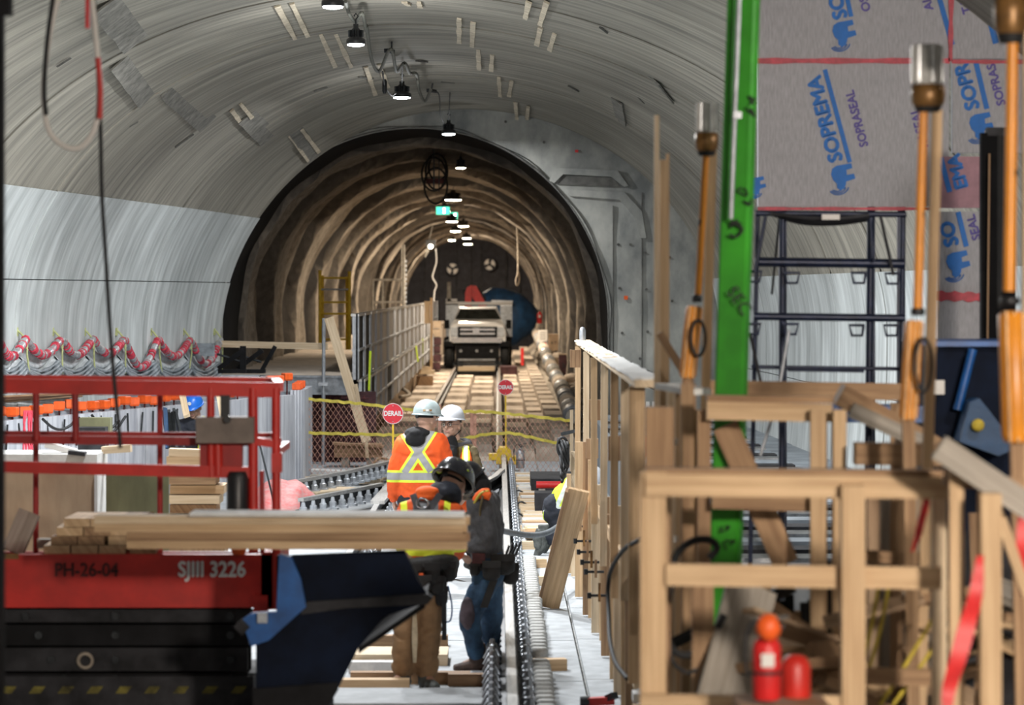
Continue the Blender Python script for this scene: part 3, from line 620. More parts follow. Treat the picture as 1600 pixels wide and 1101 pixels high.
for i in range(7): MB().tube([V((-4.05, 47.68, .1+i*.15)), V((-2.0, 47.68, .1+i*.15))], .009, 5).build('tie_bar', 'rebar_red', pit)
# yellow access ladder frame on the bench
t = T('ladder_frame', 'tall yellow scaffold ladder frame standing on the bench', 'scaffold', P(523, 537, 60))
for px, y0 in ((500, 422), (546, 424)):
    MB().tube([P(px, 546, 60), P(px, y0, 60)], .032, 8).build('upright', 'yellow_paint', t); MB().tube([P(px+(4 if px < 520 else -4), 546, 60.6), P(px+(4 if px < 520 else -4), y0+8, 60.6)], .028, 8).build('upright', 'yellow_paint', t)
for py in (434, 452, 472, 490, 530): MB().tube([P(500, py, 60), P(546, py, 60)], .022, 6).build('rung', 'yellow_paint' if py != 452 else 'galv', t)
t = T('frame_scaffold', 'faint grey scaffold frame on the bench behind the yellow one', 'scaffold', P(600, 520, 84))
for px in (583, 598, 630): MB().tube([P(px, 530, 84), P(px, 436 if px != 630 else 382, 84)], .03, 6).build('upright', 'pipe_grey', t)
for py in (437, 472): MB().tube([P(583, py, 84), P(630, py, 84)], .035, 6).build('rung', 'pipe_grey', t)
t = T('lacing_post', 'tall pale notched post rising above the bench shutters', 'post', P(631, 480, 90))
MB().beam(P(631, 500, 90), P(630, 382, 90), .10, .10, (0, 1, 0)).build('shaft', 'pipe_grey', t)
for k in range(12): MB().box(P(634, 408+k*7, 90), (.06, .06, .07)).build('cleat', 'galv', t)
# black jacks by the wall
for i, (px, py, w_, h_, a_) in enumerate(((362, 566, 34, 30, .35), (392, 568, 26, 36, -.5))):
    c = P(px, 584, 46.2+i*.3); t = T('folding_jack', ('black folded lifting jack lying by the left wall', 'second black jack with a raised arm, right of the first')[i], 'jack', c); s_ = 104
    MB().beam(c+V((-.2, 0, .04)), c+V((.22, 0, .04)), .2, .06).build('base', 'machine_black', t)
    MB().beam(c+V((-.2, 0, .08)), c+V((.18, 0, .08+.28)), .10, .07).build('arm', 'machine_black', t)
    MB().beam(c+V((.17, 0, .06)), c+V((.05+.2*i+.12, 0, .42)), .09, .06).build('lever', 'machine_black', t)
    MB().tube([c+V((-.22, 0, .3)), c+V((.16, 0, .18))], .02, 6).build('cylinder', 'dark_steel', t)
MB().beam(P(345, 588, 45.8), P(405, 588, 45.8), .25, .05).build('steel_channel', 'galv', None, 'short steel channel under the black jacks', 'steel')
# ------------------------------------------------------------ the truck
def truck(x, y, s):
    t = T('crane_truck', 'white pickup-cab crane truck on rail wheels facing the camera', 'truck', (x, y, .15))
    def q(a, b, c=0): return V((x+a*s, y+c*s, CH+(b)*s))            # a, b in metres off the truck's centre and eye height
    def pq(px, py, d=0): return P(px, py, y)+V((0, d, 0))
    def box(name, px0, py0, px1, py1, d0, d1, mt, par=t):
        a, b = pq(px0, py1), pq(px1, py0)
        return MB().box(((a.x+b.x)/2, y+(d0+d1)/2, (a.z+b.z)/2), (b.x-a.x, d1-d0, b.z-a.z)).build(name, mt, par)
    # hood and cab built as lofts of outlines
    def loft(name, secs, mt, par=t):
        mb = MB(); n = len(secs[0]); vs = [p for s_ in secs for p in s_]
        fs = [(i*n+k, i*n+(k+1) % n, (i+1)*n+(k+1) % n, (i+1)*n+k) for i in range(len(secs)-1) for k in range(n)]+[tuple(range(n-1, -1, -1)), tuple(range((len(secs)-1)*n, len(secs)*n))]
        mb.add(vs, fs, V((0, 1, 0))); return mb.build(name, mt, par)
    front = [pq(*p) for p in ((702,536),(702,517),(706,508),(716,505),(776,505),(786,508),(790,517),(790,536))]
    mid = [pq(*p)+V((0, 1.15, 0)) for p in ((702,534),(703,512),(709,502),(717,500),(776,500),(784,502),(789,512),(790,534))]
    loft('hood', [front, mid], 'truck_white')
    cab0 = [pq(*p)+V((0, 1.15, 0)) for p in ((702,536),(703,510),(709,500),(784,500),(789,510),(790,536))]
    cab1 = [pq(*p)+V((0, 1.75, 0)) for p in ((702,536),(705,508),(717,482),(775,482),(787,508),(790,536))]
    cab2 = [pq(*p)+V((0, 3.2, 0)) for p in ((702,536),(705,508),(716,479),(776,479),(787,508),(790,536))]
    loft('cab', [cab0, cab1, cab2], 'truck_white')
    gl = [pq(710.5, 499, 1.14), pq(782.5, 499, 1.14), pq(774, 484, 1.66), pq(718, 484, 1.66)]
    MB().prism(gl, (0, -.03, .02)).build('windscreen', 'glass_dark', t)
    box('grille', 715, 510, 777, 527, -.05, .05, 'machine_black')
    for py in (514.5, 521): box('grille_bar', 719, py-1.6, 773, py+1.6, -.09, -.04, 'chrome')
    box('badge', 739, 512, 749, 520, -.11, -.08, 'chrome')
    for a_, b_ in ((704, 715), (777, 788)): box('headlight', a_, 511, b_, 525, -.06, .05, 'galv')
    box('bumper', 706, 527, 784, 535, -.22, .02, 'chrome')
    box('roof_lights', 730, 478.5, 764, 479.5, 1.7, 1.85, 'truck_white')
    for s_, px in ((-1, 697), (1, 795)):
        m_r = box('mirror', px-4, 500, px+4, 514, 1.2, 1.32, 'machine_black'); MB().beam(pq(px, 508, 1.25), pq(745+s_*43, 510, 1.25), .03, .03).build('mirror_arm', 'machine_black', m_r)
        c = pq(745+s_*44, 555, .55); w = MB().lathe(c, [(.30,-.13),(.49,-.12),(.51,-.05),(.51,.05),(.49,.12),(.30,.13)], 24, (1, 0, 0)).build('wheel', 'black_rubber', t)
        MB().lathe(c, [(.25,-.14),(.27,-.1),(.27,.1),(.25,.14)], 16, (1, 0, 0)).build('hub', 'galv', w)
        for xx in (-.13, .13): pass
        c = pq(745+s_*32, 572, -.25); w = MB().lathe(c, [(.16,-.07),(.16,.02),(.20,.03),(.20,.05)], 18, (1, 0, 0)).build('rail_wheel', 'dark_steel', t)
        c2 = pq(745+s_*46, 553, 4.8); MB().lathe(c2, [(.30,-.2),(.5,-.2),(.5,.2),(.30,.2)], 20, (1, 0, 0)).build('rear_wheel', 'black_rubber', t)
        box('fender', 745+s_*44-8, 533, 745+s_*44+8, 541, -.1, 1.2, 'truck_white' if False else 'machine_black')
    box('undercarriage', 712, 535, 780, 566, .0, 3.0, 'machine_black'); box('axle', 708, 566, 784, 571, -.3, -.15, 'dark_steel')
    for px in (720, 745, 768): MB().lathe(pq(px, 548, -.02), [(.05,0),(.05,.05)], 10, (0, -1, 0)).build('tow_fitting', 'steel', t)
    box('rail_guide_frame', 716, 560, 774, 563, -.35, -.25, 'steel')
    box('service_box', 694, 475, 714, 530, 3.3, 6.4, 'galv'); box('service_box', 782, 478, 801, 530, 3.3, 6.4, 'galv')
    box('headboard', 694, 472, 801, 477, 3.3, 3.4, 'white_paint'); box('deck', 694, 528, 801, 533, 3.2, 7, 'machine_grey')
    box('standpipe', 696, 440, 702, 473, 3.4, 3.5, 'pipe_grey'); box('lamp_bar', 694, 467, 712, 471, 3.4, 3.5, 'white_paint')
    MB().prism([pq(*p) for p in ((725,482),(725,458),(728,448),(735,446),(735,482))], (0, .3, 0)).build('crane_post', 'red_plastic', t).location.y += 3.6
    MB().prism([pq(*p) for p in ((728,452),(733,445),(743,446),(760,478),(750,482),(738,468))], (0, .25, 0)).build('crane_boom', 'red_plastic', t).location.y += 3.9
    MB().tube([pq(727, 455, 3.8), pq(722, 453, 3.8), pq(723, 460, 3.8)], .04, 6).build('crane_hose', 'black_rubber', t)
    MB().beam(pq(746, 449, 4.2), pq(758, 470, 4.2), .16, .1).build('crane_cylinder', 'machine_grey', t); return t
truck(-.71, 103.0, 1)
MB().box((-.72, 101.7, .10), (1.2, .35, .14)).build('wheel_chock_timber', 'lumber_pale', None, 'pale timber laid between the rails in front of the truck', 'timber')
MB().box((.34, 97, .15), (.54, 1.6, .30)).build('steel_crate', 'rebar_pit', None, 'low dark crate right of the truck wheels', 'crate')
t = T('timber_pile', 'small pile of blocks with a post left of the truck', 'pile', P(664, 600, 85))
MB().box(P(664, 592, 85)+V((0, 0, -.05)), (.45, .6, .26)).build('block', 'lumber_brown', t); MB().box(P(664, 581, 85), (.52, .7, .10)).build('board', 'lumber_pale', t)
for k in range(4): MB().box(P(660+k*3, 577-k % 2*2, 85), (.12, .3, .10), k).build('offcut', 'lumber_pale', t)
MB().beam(P(674, 575, 85.5), P(674, 465, 85.5), .07, .09, (0, 1, 0)).build('post', 'lumber', t)
MB().box(P(667, 480, 85.6)+V((0, .3, -.14)), (.16, .03, .62)).build('end_board', 'lumber_pale', None, 'pale end board closing the row of shutters', 'board')
t = T('material_stack', 'stack of reddish bags between the shutters and the truck', 'stack', P(682, 575, 100))
for k in range(6): MB().box(P(682+(k % 2), 572-k*13, 100), (.26, .5, .24)).build('bag', 'rebar_pit' if k < 4 else 'cardboard', t)
# blue drum of tarp behind the truck
t = T('tarp_roll', 'big blue tarpaulin-covered drum behind the truck', 'tarpaulin', P(785, 545, 118))
c = P(782, 497, 118); mb = MB(); mb.ico(c, (1.42, 1.0, 1.15), 3, lambda q: 1+.10*noise.noise(q*2.2)+.03*noise.noise(q*7)); mb.build('cover', 'tarp_blue', t)
MB().beam(P(768, 470, 116.8), P(801, 471, 116.8), .1, .07).build('batten', 'galv', t)
# ------------------------------------------------------------ pipe, rubble, boxes on the right of the tunnel
t = T('drain_pipe', 'segmented grey drain pipe running down the right of the tunnel', 'pipe', P(890, 640, 58))
pp = [P(838, 520, 102), P(847, 538, 92), P(856, 560, 82), P(866, 582, 72), P(877, 604, 64), P(888, 632, 56), P(895, 650, 52)]
sp = smooth_path(pp, 5); MB().tube(sp, .12, 12).build('pipe_body', 'pipe_grey', t)
acc = 0
for i in range(len(sp)-1):
    a, b = sp[i], sp[i+1]; d = (b-a).normalized(); n_ = 2
    for k in range(n_):
        m = a.lerp(b, (k+.5)/n_)
        if (i*n_+k) % 4 == 3: MB().tube([m-d*.12, m+d*.12], .123, 12).build('joint', 'black_rubber', t)
        else: MB().tube([m-d*.30, m-d*.26, m+d*.26, m+d*.30], [.125, .165, .165, .125], 12).build('collar', ('pipe_grey', 'dust_slab', 'galv')[(i+k) % 3], t)
rub = MB()
for i in range(260):
    Y = R.uniform(52, 118); x = 1.25+R.random()*.75 if R.random() < .75 else R.uniform(1.05, 1.4); x = max(x, 1.52); z = R.uniform(.0, .22)+(x-1.2)*.7
    s_ = R.uniform(.06, .17); rub.ico((x, Y, z), (s_, s_*1.3, s_*.8), 1, lambda q, o=i: 1+.35*noise.noise(q*1.5+V((o, 0, 0))), False)
rub.build('rubble_bank', 'rubble', kind='stuff', label='bank of broken rock and shotcrete along the pipe', cat='rubble')
MB().prism([V((1.15, 50, -.1)), V((2.2, 50, -.1)), V((2.2, 50, .7)), V((1.7, 50, .35)), V((1.2, 50, .0))], (0, 90, 0)).build('trim_haunch', 'rubble', kind='structure')
def bag(px, py, Y, w, mt, label, h=.6):
    c = P(px, py, Y); MB().ico(c, (w/2, w*.45, w*h/2), 2, lambda q: 1+.18*noise.noise(q*1.7+c)).build('sandbag', mt, None, label, 'bag', 'sacks by the drain pipe')
bag(893, 590, 66, .34, 'dust_slab', 'large pale sack by the pipe, lowest of the sacks'); bag(880, 574, 76, .34, 'dust_slab', 'round pale sack just above the lowest sack'); bag(872, 556, 82, .32, 'dust_slab', 'pale sack under the stacked boxes'); bag(898, 612, 60, .34, 'rubble', 'brown sack nearest the net fence'); bag(862, 545, 92, .3, 'dust_slab', 'small whitish sack beside the dark pipe joint')
for px, py, w, h, Y, lb, tx in ((865, 535, 16, 25, 88, 'tan box with a printed mark, upper of two by the tunnel wall', 'RT'), (884, 570, 22, 34, 76, 'big brown box with a printed mark near the stud wall', 'RT'), (872, 562, 12, 20, 84, 'narrow tan box under the marked tan box', None)):
    c = P(px, py, Y); s_ = Y/F; t = T('carton', lb, 'box', c-V((0, 0, h*s_/2)))
    MB().box(c, (w*s_, .4, h*s_)).build('body', 'cardboard' if py != 570 else 'rebar_pit', t); MB().box(c+V((0, 0, h*s_/2)), (w*s_*1.05, .42, .03)).build('lid', 'cardboard', t)
    if tx: lettering(tx, h*s_*.3, c-V((0, .205, .02)), t, 'print_black')
t = T('notice_board', 'white notice with printed lines on a post by the pipe', 'sign', P(848, 550, 90))
MB().box(P(848, 525, 90), (.26, .02, .36)).build('sheet', 'paper', t); MB().beam(P(848, 550, 90.05), P(848, 515, 90.05), .05, .04, (0, 1, 0)).build('post', 'lumber_pale', t)
for k in range(4): MB().box(P(848, 519+k*3.4, 90)-V((0, .012, 0)), (.18, .004, .018)).build('printed_line', 'print_black', t)
extinguisher(P(852, 548, 89), .30, 'red_plastic', 'small red fire extinguisher below the white notice')
extinguisher(P(843, 505, 104), .5, 'red_plastic', 'red fire extinguisher hung high on the tunnel wall beyond the notice')
MB().box(P(816, 557, 92), (.09, .06, .52)).build('marker_post', 'red_plastic', None, 'red marker post right of the truck', 'post')
# pile of concrete spoil / coil at left of tunnel floor
cable('air_hose', [P(*c) for c in ((600,603,70),(620,604,71),(634,610,69),(640,617,67),(625,620,66))], .04, 'rubble', 'brown hose lying on the blocks left of the rails', 'hose')
# ------------------------------------------------------------ netting fence across the track
t = T('net_fence', 'diamond net fence with yellow bands across the track', 'fence', P(680, 745, 43.4))
def topz(px): return interp([(466,622),(560,630),(660,642),(760,643),(830,650),(893,657)], px)
def midz(px): return interp([(466,676),(560,678),(640,680),(700,690),(760,678),(800,676),(860,690),(893,694)], px)
net = MB(); YF = 43.4; bot = 748; st = 8.2; n_ = int((893-466)/st)+16
for i in range(-15, n_):
    for s in (-1, 1):
        pts = []
        for k in range(0, 17):
            x = 466+i*st+s*(k*st/1.0)/1.45*1.0+(0 if s > 0 else 60); y = bot-k*8.2
            if 466 <= x <= 893 and y >= topz(x)-2: pts.append(P(x, y, YF+.06*math.sin(x*.05)))
        if len(pts) > 1: net.tube(pts, .003, 3, caps=False, smooth=False)
net.build('net', 'tan_mesh', t, kind='stuff')
for fn, r_ in ((topz, .028), (midz, .024)):
    b = MB(); xs = [466+i*(893-466)/48 for i in range(49)]
    b.slab(lambda i, j: P(xs[i], fn(xs[i])+(j-.5)*4.6+1.0*math.sin(xs[i]*.4), YF-.02+.06*math.sin(xs[i]*.05)), 48, 1, (0, .012, 0)); b.build('band', 'yellow_band', t)
for px, py0, Y in ((468, 618, 43.2), (687, 632, 43.5), (737, 640, 43.6), (742, 646, 43.5), (893, 640, 43.4)):
    MB().beam(P(px, 752, Y), P(px, py0, Y), .045, .045, (0, 1, 0)).build('post', 'tan_mesh' if 600 < px < 800 else 'lumber_pale', t)
# ------------------------------------------------------------ red pipe, dark beams and planks beyond the kneeling man
MB().tube([P(838, 757, 40.2-1.9)*1+V((0,0,-.0)), P(893, 757, 40.2-1.9)], .045, 10).build('red_pipe', 'red_plastic', None, 'short red pipe lying behind the kneeling worker', 'pipe')
MB().box((P(862, 742, 40).x, 40, .135), (.55, 1.6, .27)).build('dark_sleeper', 'machine_grey', None, 'dark sleeper with a white tag beyond the red pipe', 'sleeper')
MB().box((P(858, 742, 39.19).x, 39.18, .2), (.07, .03, .04)).build('white_tag', 'paper', None, 'white tag on the dark sleeper beyond the red pipe', 'tag')
for q_ in (.55, .85): MB().box((q_, 38.3, .095), (.08, .3, .19)).build('pipe_bearer', 'lumber_grey', None, ('left' if q_ < .7 else 'right')+' small block under the red pipe', 'block')
MB().box((P(850,775,36.2).x, 36.2, .15), (.22, .5, .30)).build('dark_crate', 'machine_grey', None, 'dark grey block beside the kneeling worker', 'block')
# thin boards laid crosswise beside the rail
t = T('board_stack', 'long row of thin pale boards laid crosswise beside the rail', 'planks', (.45, 31, .01), )
Y = 32.6; k = 0
while Y < 43.6:
    w = interp([(33.4,.46),(43.6,.40)], Y)*R.uniform(.90, 1.04); x = interp([(33.4,.52),(43.6,.42)], Y)
    MB().box((x+R.uniform(-.02,.03), Y, .045+R.uniform(0,.05)), (w, R.uniform(.14,.20), R.uniform(.04,.09)), R.uniform(-.10,.10)).build('plank', ('lumber_pale', 'lumber_pale', 'lumber', 'frost_white')[k % 4] if k % 9 else 'lumber_brown', t)
    Y += R.uniform(.11, .19); k += 1
for px0, px1, py, h, Yt, mt, lb in ((805,858,825,16,33.0,'lumber_pale','pale timber laid across the slab next to the board row'),(806,862,852,14,31.6,'lumber_pale','pale timber next to the kneeling man\'s boot'),(804,853,880,16,29.8,'lumber','timber across the slab with a clean sawn end, level with the leaning plank'),(816,858,908,16,28.0,'lumber_pale','timber half hidden by the leaning plank'),(820,884,1040,19,21.6,'lumber','nearest timber laid across the slab beside the rail')):
    p0 = PZ(px0, py+h/2); Yp = p0.y
    a, b = P(px0, py, Yp), P(px1, py+2, Yp); MB().beam(V((a.x, Yp, .045)), V((b.x, Yp+.06, .045)), .10, .088).build('cross_timber', mt, None, lb, 'timber', 'timbers across the right-hand slab')
for (px, py) in ((808,770),(812,788),(806,806)):
    p = PZ(px, py, .1); MB().tube(smooth_path([p+V((-.08,0,-.08)), p+V((0,0,.03)), p+V((.08,0,.0)), p+V((.11,0,-.07)), p+V((.07,0,-.09))], 4), .012, 6).build('rail_clip', 'dark_steel', None, ('dark spring clip %s on the board row' % {770:'farthest of three lying',788:'middle of three lying',806:'nearest of three lying'}[py]), 'clip')
# ------------------------------------------------------------ diverging rails on the left
def bent_rail(pts, label, bolts=True, w=.07, h=.155):
    t = T('turnout_rail', label, 'rail', V(pts[0])); pts = [V(p) for p in pts]
    for a, b in zip(pts, pts[1:]):
        MB().beam(a+V((0,0,.03)), b+V((0,0,.03)), .13, .025).build('foot', 'dark_steel', t); MB().beam(a+V((0,0,.09)), b+V((0,0,.09)), .02, h-.05).build('web', 'dark_steel', t)
        MB().beam(a+V((0,0,h)), b+V((0,0,h)), w, .04).build('head', 'rail_top', t)
    if bolts:
        L_ = sum((b-a).length for a, b in zip(pts, pts[1:])); d = .0
        while d < L_:
            k = 0; q = d
            while k < len(pts)-2 and q > (pts[k+1]-pts[k]).length: q -= (pts[k+1]-pts[k]).length; k += 1
            p = pts[k]+(pts[k+1]-pts[k]).normalized()*q
            MB().lathe(p+V((.05,-.34,.0)), [(.075,0),(.075,.03),(.045,.035),(.045,.09),(.03,.10),(.02,.15)], 8, smooth=False).build('bolt', 'galv', t)
            d += .33
    return t
bent_rail([PZ(448, 774, .12), PZ(540, 756, .12), PZ(612, 738, .12), PZ(700, 722, .12)], 'farther curved rail of the turnout behind the orange vest')
bent_rail([PZ(470, 802, .12), PZ(540, 788, .12), PZ(596, 776, .12)], 'nearer curved rail of the turnout in front of the bolts')
bent_rail([PZ(590, 806, .12), PZ(618, 772, .12)], 'short straight steel link joining the two turnout rails', False, .16)
bent_rail([PZ(785, 752, .12), PZ(773, 764, .12), PZ(752, 776, .12)], 'curved pale guard rail bending away from the right-hand rail', False)
for i in range(7):
    p = PZ(456+i*9, 782-i*1.4, .05); MB().beam(p+V((-.12, .5, .02)), p+V((.10, -.6, .02)), .05, .05).build('steel_tie', 'steel', None, '%s of the slanted steel ties at the turnout, counted from the left' % ordn[i].replace('first and nearest', 'first'), 'steel tie', 'slanted ties at the turnout')
t = T('pink_bag', 'pink and red tarpaulin bundle lying by the turnout', 'tarpaulin', PZ(440, 800))
c = PZ(435, 800); MB().ico(c+V((0, .5, .05)), (.42, .6, .32), 3, lambda q: 1+.18*noise.noise(q*2.1)+.07*noise.noise(q*6)).build('bundle', 'pink_tarp', t)
for i, (x0, y0, x1, y1, w, h, mt, lb) in enumerate(((470,748,585,752,.35,.05,'lumber_pale','pale board lying at the foot of the net fence'),(468,734,560,738,.3,.04,'frost_white','whitish board behind the other boards by the net'),(470,770,545,762,.5,.03,'lumber_pale','pale plywood piece beside the grey column foot'),(486,744,545,745,.12,.06,'lumber_grey','grey batten lying on the pale boards'))):
    MB().beam(PZ(x0, y0, .06+.03*i), PZ(x1, y1, .06+.03*i), w, h).build('loose_board', mt, None, lb, 'board')
for i in range(9):
    p = PZ(575+i*6.5, 752-i*4.2, .03+.006*i); MB().box(p, (.42, .11, .03), R.uniform(-.4, .1)).build('loose_lath', 'lumber_pale', None, '%s pale lath in the scatter left of the orange vest' % ordn[i].replace('first and nearest', 'first'), 'lath', 'scattered laths by the turnout')
t = T('timber_crate', 'brown timber crate on two blocks behind the netting', 'crate', P(560, 722, 46.6))
MB().box(P(560, 703, 46.6), (.72, .4, .20)).build('body', 'lumber_brown', t)
for px in (540, 580): MB().box(P(px, 721, 46.6), (.12, .3, .16)).build('foot', 'lumber_grey', t)
MB().beam(P(520, 692, 46.4), P(600, 697, 46.4), .3, .03).build('lid', 'lumber_brown', t)
t = T('signal_ball', 'small red and white ball on the boards by the turnout', 'ball', PZ(505, 756, .06))
MB().ico(PZ(503, 752, .10), .05, 2).build('red_half', 'red_plastic', t); MB().ico(PZ(509, 752, .10), .045, 2).build('white_half', 'white_paint', t)
cable('hose_loop', [P(*c) for c in ((585,722,45.0),(594,716,46),(606,718,46),(608,727,45.0),(596,732,44.4),(585,728,44.8))], .02, 'lumber_brown', 'brown hose loop lying behind the netting', 'hose')
# ------------------------------------------------------------ left platform with its shuttered edge
W0, W1 = V((-8.0, 25.5, 0)), V((-2.85, 42.3, 0)); PZT = 1.30
def wall_pt(t_): return W0.lerp(W1, t_)
plat = MB(); plat.prism([V((-9.4, 20, .98)), W0+V((0,.15,.98)), W1+V((0,.15,.98)), V((-3.0, 47.9, .98)), V((-4.6, 47.9, .98))], (0, 0, .30)); plat = plat.build('floor_platform', 'platform_concrete', kind='structure')
t = T('platform_wall', 'pale ribbed concrete platform edge under orange bar caps', 'wall', wall_pt(.5)); n_ = 24
d = (W1-W0).normalized(); nn = V((d.y, -d.x, 0)); ang = math.atan2(d.y, d.x)
for i in range(n_):
    c = wall_pt((i+.5)/n_); L_ = (W1-W0).length/n_
    MB().box(c+V((0,0,.62)), (L_-.012, .12+.01*(i % 3), 1.24), ang).build('wall_board', 'form_face', t)
for i in range(6):                                                 # rounded end
    a0 = i/6*1.45; c = W1+V((-.01, .15, 0)); q0 = c+V((.15*math.sin(a0), -.15*math.cos(a0), 0)); q1 = c+V((.15*math.sin(a0+.24), -.15*math.cos(a0+.24), 0))
    MB().beam(q0+V((0,0,.65)), q1+V((0,0,.65)), .10, 1.30).build('wall_board', 'form_face', t)
MB().box((W1.x+.13, 43.3, .65), (.10, 1.8, 1.3)).build('wall_board', 'form_face', t)
for i in range(48):
    c = wall_pt((i+.5)/48)+nn*.085; z1 = 1.2; z0 = z1-R.uniform(.18, .36)
    if i < 40: MB().beam(c+V((0,0,z0)), c+V((R.uniform(-.03,.03),0,z1)), .02, .02).build('tie_wire', 'dark_steel', t)
capm = None; ncap = 58
for i in range(ncap):
    tt = (i+.5)/ncap
    if .80 < tt < .86 or (.90 < tt < .93): continue
    c = wall_pt(tt)+V((0, .0, 1.30+R.uniform(-.02,.035))) if True else None
    if i > 50: c = c+V((0, 0, .02*(i-50)))
    if capm is None:
        rt = T('bar_protector', 'square orange cap on a bar end along the platform edge', 'cap', c, 'orange caps along the platform edge')
        MB().add([(c.x+x*.06*k, c.y+y_*.06*k, c.z+z) for z, k in ((-.02,.8),(.0,1),(.075,1),(.085,.85)) for x, y_ in ((-1,-1),(1,-1),(1,1),(-1,1))], [(q*4+a_, q*4+(a_+1) % 4, q*4+4+(a_+1) % 4, q*4+4+a_) for q in range(3) for a_ in range(4)]+[(12,13,14,15),(3,2,1,0)]).build('cap_head', 'cone_orange', rt)
        MB().tube([c+V((0,0,-.35)), c+V((0,0,-.02))], .012, 6).build('bar', 'rebar_red', rt); capm = rt
    else:
        q = copy_tree(capm); q.location = c; q.rotation_euler = (0, 0, R.uniform(-.6, .6))
for i in range(3):
    c = W1+V((.07+.02*i, .12+i*.16, 1.31+.012*i)); q = copy_tree(capm); q.location = c; q['label'] = 'square orange cap at the rounded end of the platform edge'; q['group'] = 'orange caps at the platform end'
for k, pts in enumerate((((62,652),(76,664),(90,668),(104,662),(114,652)),((118,650),(135,668),(155,675),(175,668),(190,648)),((138,646),(150,662),(165,667),(180,655)))):
    cable('draped_cable', [P(x, y, 33+(x-60)*.022)+V((.1, -.45, 0)) for x, y in pts], .016, 'dark_steel', ('left', 'middle', 'right')[k]+' slack grey cable draped on the platform wall', 'cable')
for k in range(9): MB().beam(P(254+k*2.5, 640+R.uniform(-3,6), 36.3), P(258+k*3+R.uniform(-6,6), 700, 36.0), .03, .03).build('starter_rod', 'tarp_blue' if k in (1,2) else 'dark_steel', None, '%s of the dark rods leaning on the platform wall, from the left' % ordn[k].replace('first and nearest','first'), 'rod', 'rods leaning on the platform wall')
for k in range(8): MB().tube(smooth_path([P(38+k*2, 642, 32.6), P(34+k*3+R.uniform(-4,4), 668, 32.4), P(40+k*2+R.uniform(-6,6), 705, 32.2)], 4), .012, 5).build('red_cable_tail', 'red_tape', None, '%s red cable tail on the platform wall, from the left' % ordn[k].replace('first and nearest','first'), 'cable', 'red cable tails')
# rebar mats lying on the platform far left
t = T('rebar_mat', 'bundle of brown bars lying along the platform', 'rebar', P(70, 624, 34))
for k in range(10): MB().tube([P(-40, 622+k*1.6, 33+k*.1), P(150+R.uniform(-8,10)-k*6, 612+k*1.3, 37.5)], .014, 5).build('bar', 'lumber_brown', t)
# ------------------------------------------------------------ rolled membrane scalloped along the left wall
def wallp(px, py, off=.08):
    lo, hi = 24.0, Y1
    for _ in range(30):
        m = (lo+hi)/2; p = P(px, py, m)
        lo, hi = (m, hi) if p.x > side_x(m, p.z, -1) else (lo, m)
    return P(px, py, lo)+V((off, -.05, 0))
def scal(px):                                                      # height of the roll in the picture
    ks = [(-24,560),(22,529),(48,556),(78,532),(108,554),(128,530),(165,552),(178,533),(212,571),(232,529),(262,557),(283,531),(305,568),(330,545),(334,590)]
    return interp(ks, px)
seg = [(-24,22),(22,78),(78,128),(128,178),(178,232),(232,283),(283,332)]
labs = ['far left', 'second from the left', 'third', 'fourth, middle', 'fifth, deep', 'sixth', 'last, by the tunnel ring']
for k, (x0, x1) in enumerate(seg):
    t = T('membrane_roll', 'foil membrane roll with red tape on the left wall, %s scallop' % labs[k], 'membrane', wallp((x0+x1)/2, 575), 'membrane scallops on the left wall')
    dip = (27, 24, 24, 22, 44, 27, 38)[k]; top0, top1 = 530, 531
    def yy_(u, dip=dip): return 530+dip*max(0, math.sin(PI*u))**1.15
    pts = [wallp(lerp(x0, x1, i/14), yy_(i/14), .14) for i in range(15)]
    MB().tube(pts, [.045+.012*math.sin(i*2.1) for i in range(15)], 8).build('roll', 'silver_foil', t)
    for i in range(28):
        u = (i+.3+R.uniform(0,.4))/28; a = wallp(lerp(x0, x1, u), yy_(u), .14); b = wallp(lerp(x0, x1, u+.022), yy_(u+.022)+R.uniform(-1.5,1.5), .14)
        if R.random() < (.62 if x0 > 150 else .42): MB().tube([a, a.lerp(b, .9 if R.random() < .6 else 1.5)], .055, 8).build('tape_wrap', 'red_tape', t)
    def sheet(i, j, x0=x0, x1=x1, dip=dip):
        u = i/18; v = j/8; px = lerp(x0, x1, u); yb = 566+20*math.sin(PI*u)*.8 if True else 0
        y = lerp(yy_(u)+2, yb, v); return wallp(px, y, .05+.05*math.sin(v*9+u*5)*v+.02)
    MB().slab(sheet, 18, 8, (-.01, 0, 0)).build('sheet', 'sheet_pale', t)
    for q in range(4):
        MB().tube([wallp(lerp(x0, x1, i/12), 566+q*4.2+(14+q*1.5)*math.sin(PI*i/12)+R.uniform(-.6,.6), .10+.02*q) for i in range(13)], [.022+.008*math.sin(i*1.7+q) for i in range(13)], 6).build('fold', 'sheet_grey', t)
    a = wallp(x1, 531, .16)
    MB().tube([wallp(x1-1, 515, .05), a, wallp(x1+2, 552, .14), wallp(x1+R.uniform(-4,5), 583, .15)], .012, 5).build('tie_rope', 'rope_green', t)
    MB().tube([wallp(x1+2, 517, .05), a, wallp(x1-3, 545, .17)], .010, 5).build('tie_rope', 'rope_green', t)
    MB().box(wallp(x1, 518, .03), (.05, .08, .10)).build('anchor', 'rope_green', t)
MB().beam(P(309, 556, 45.4), P(309, 536, 45.4), .5, .04, (0, 1, 0)).build('blue_crate', 'sheet_grey', None, 'blue-grey box behind the last membrane scallop', 'box')

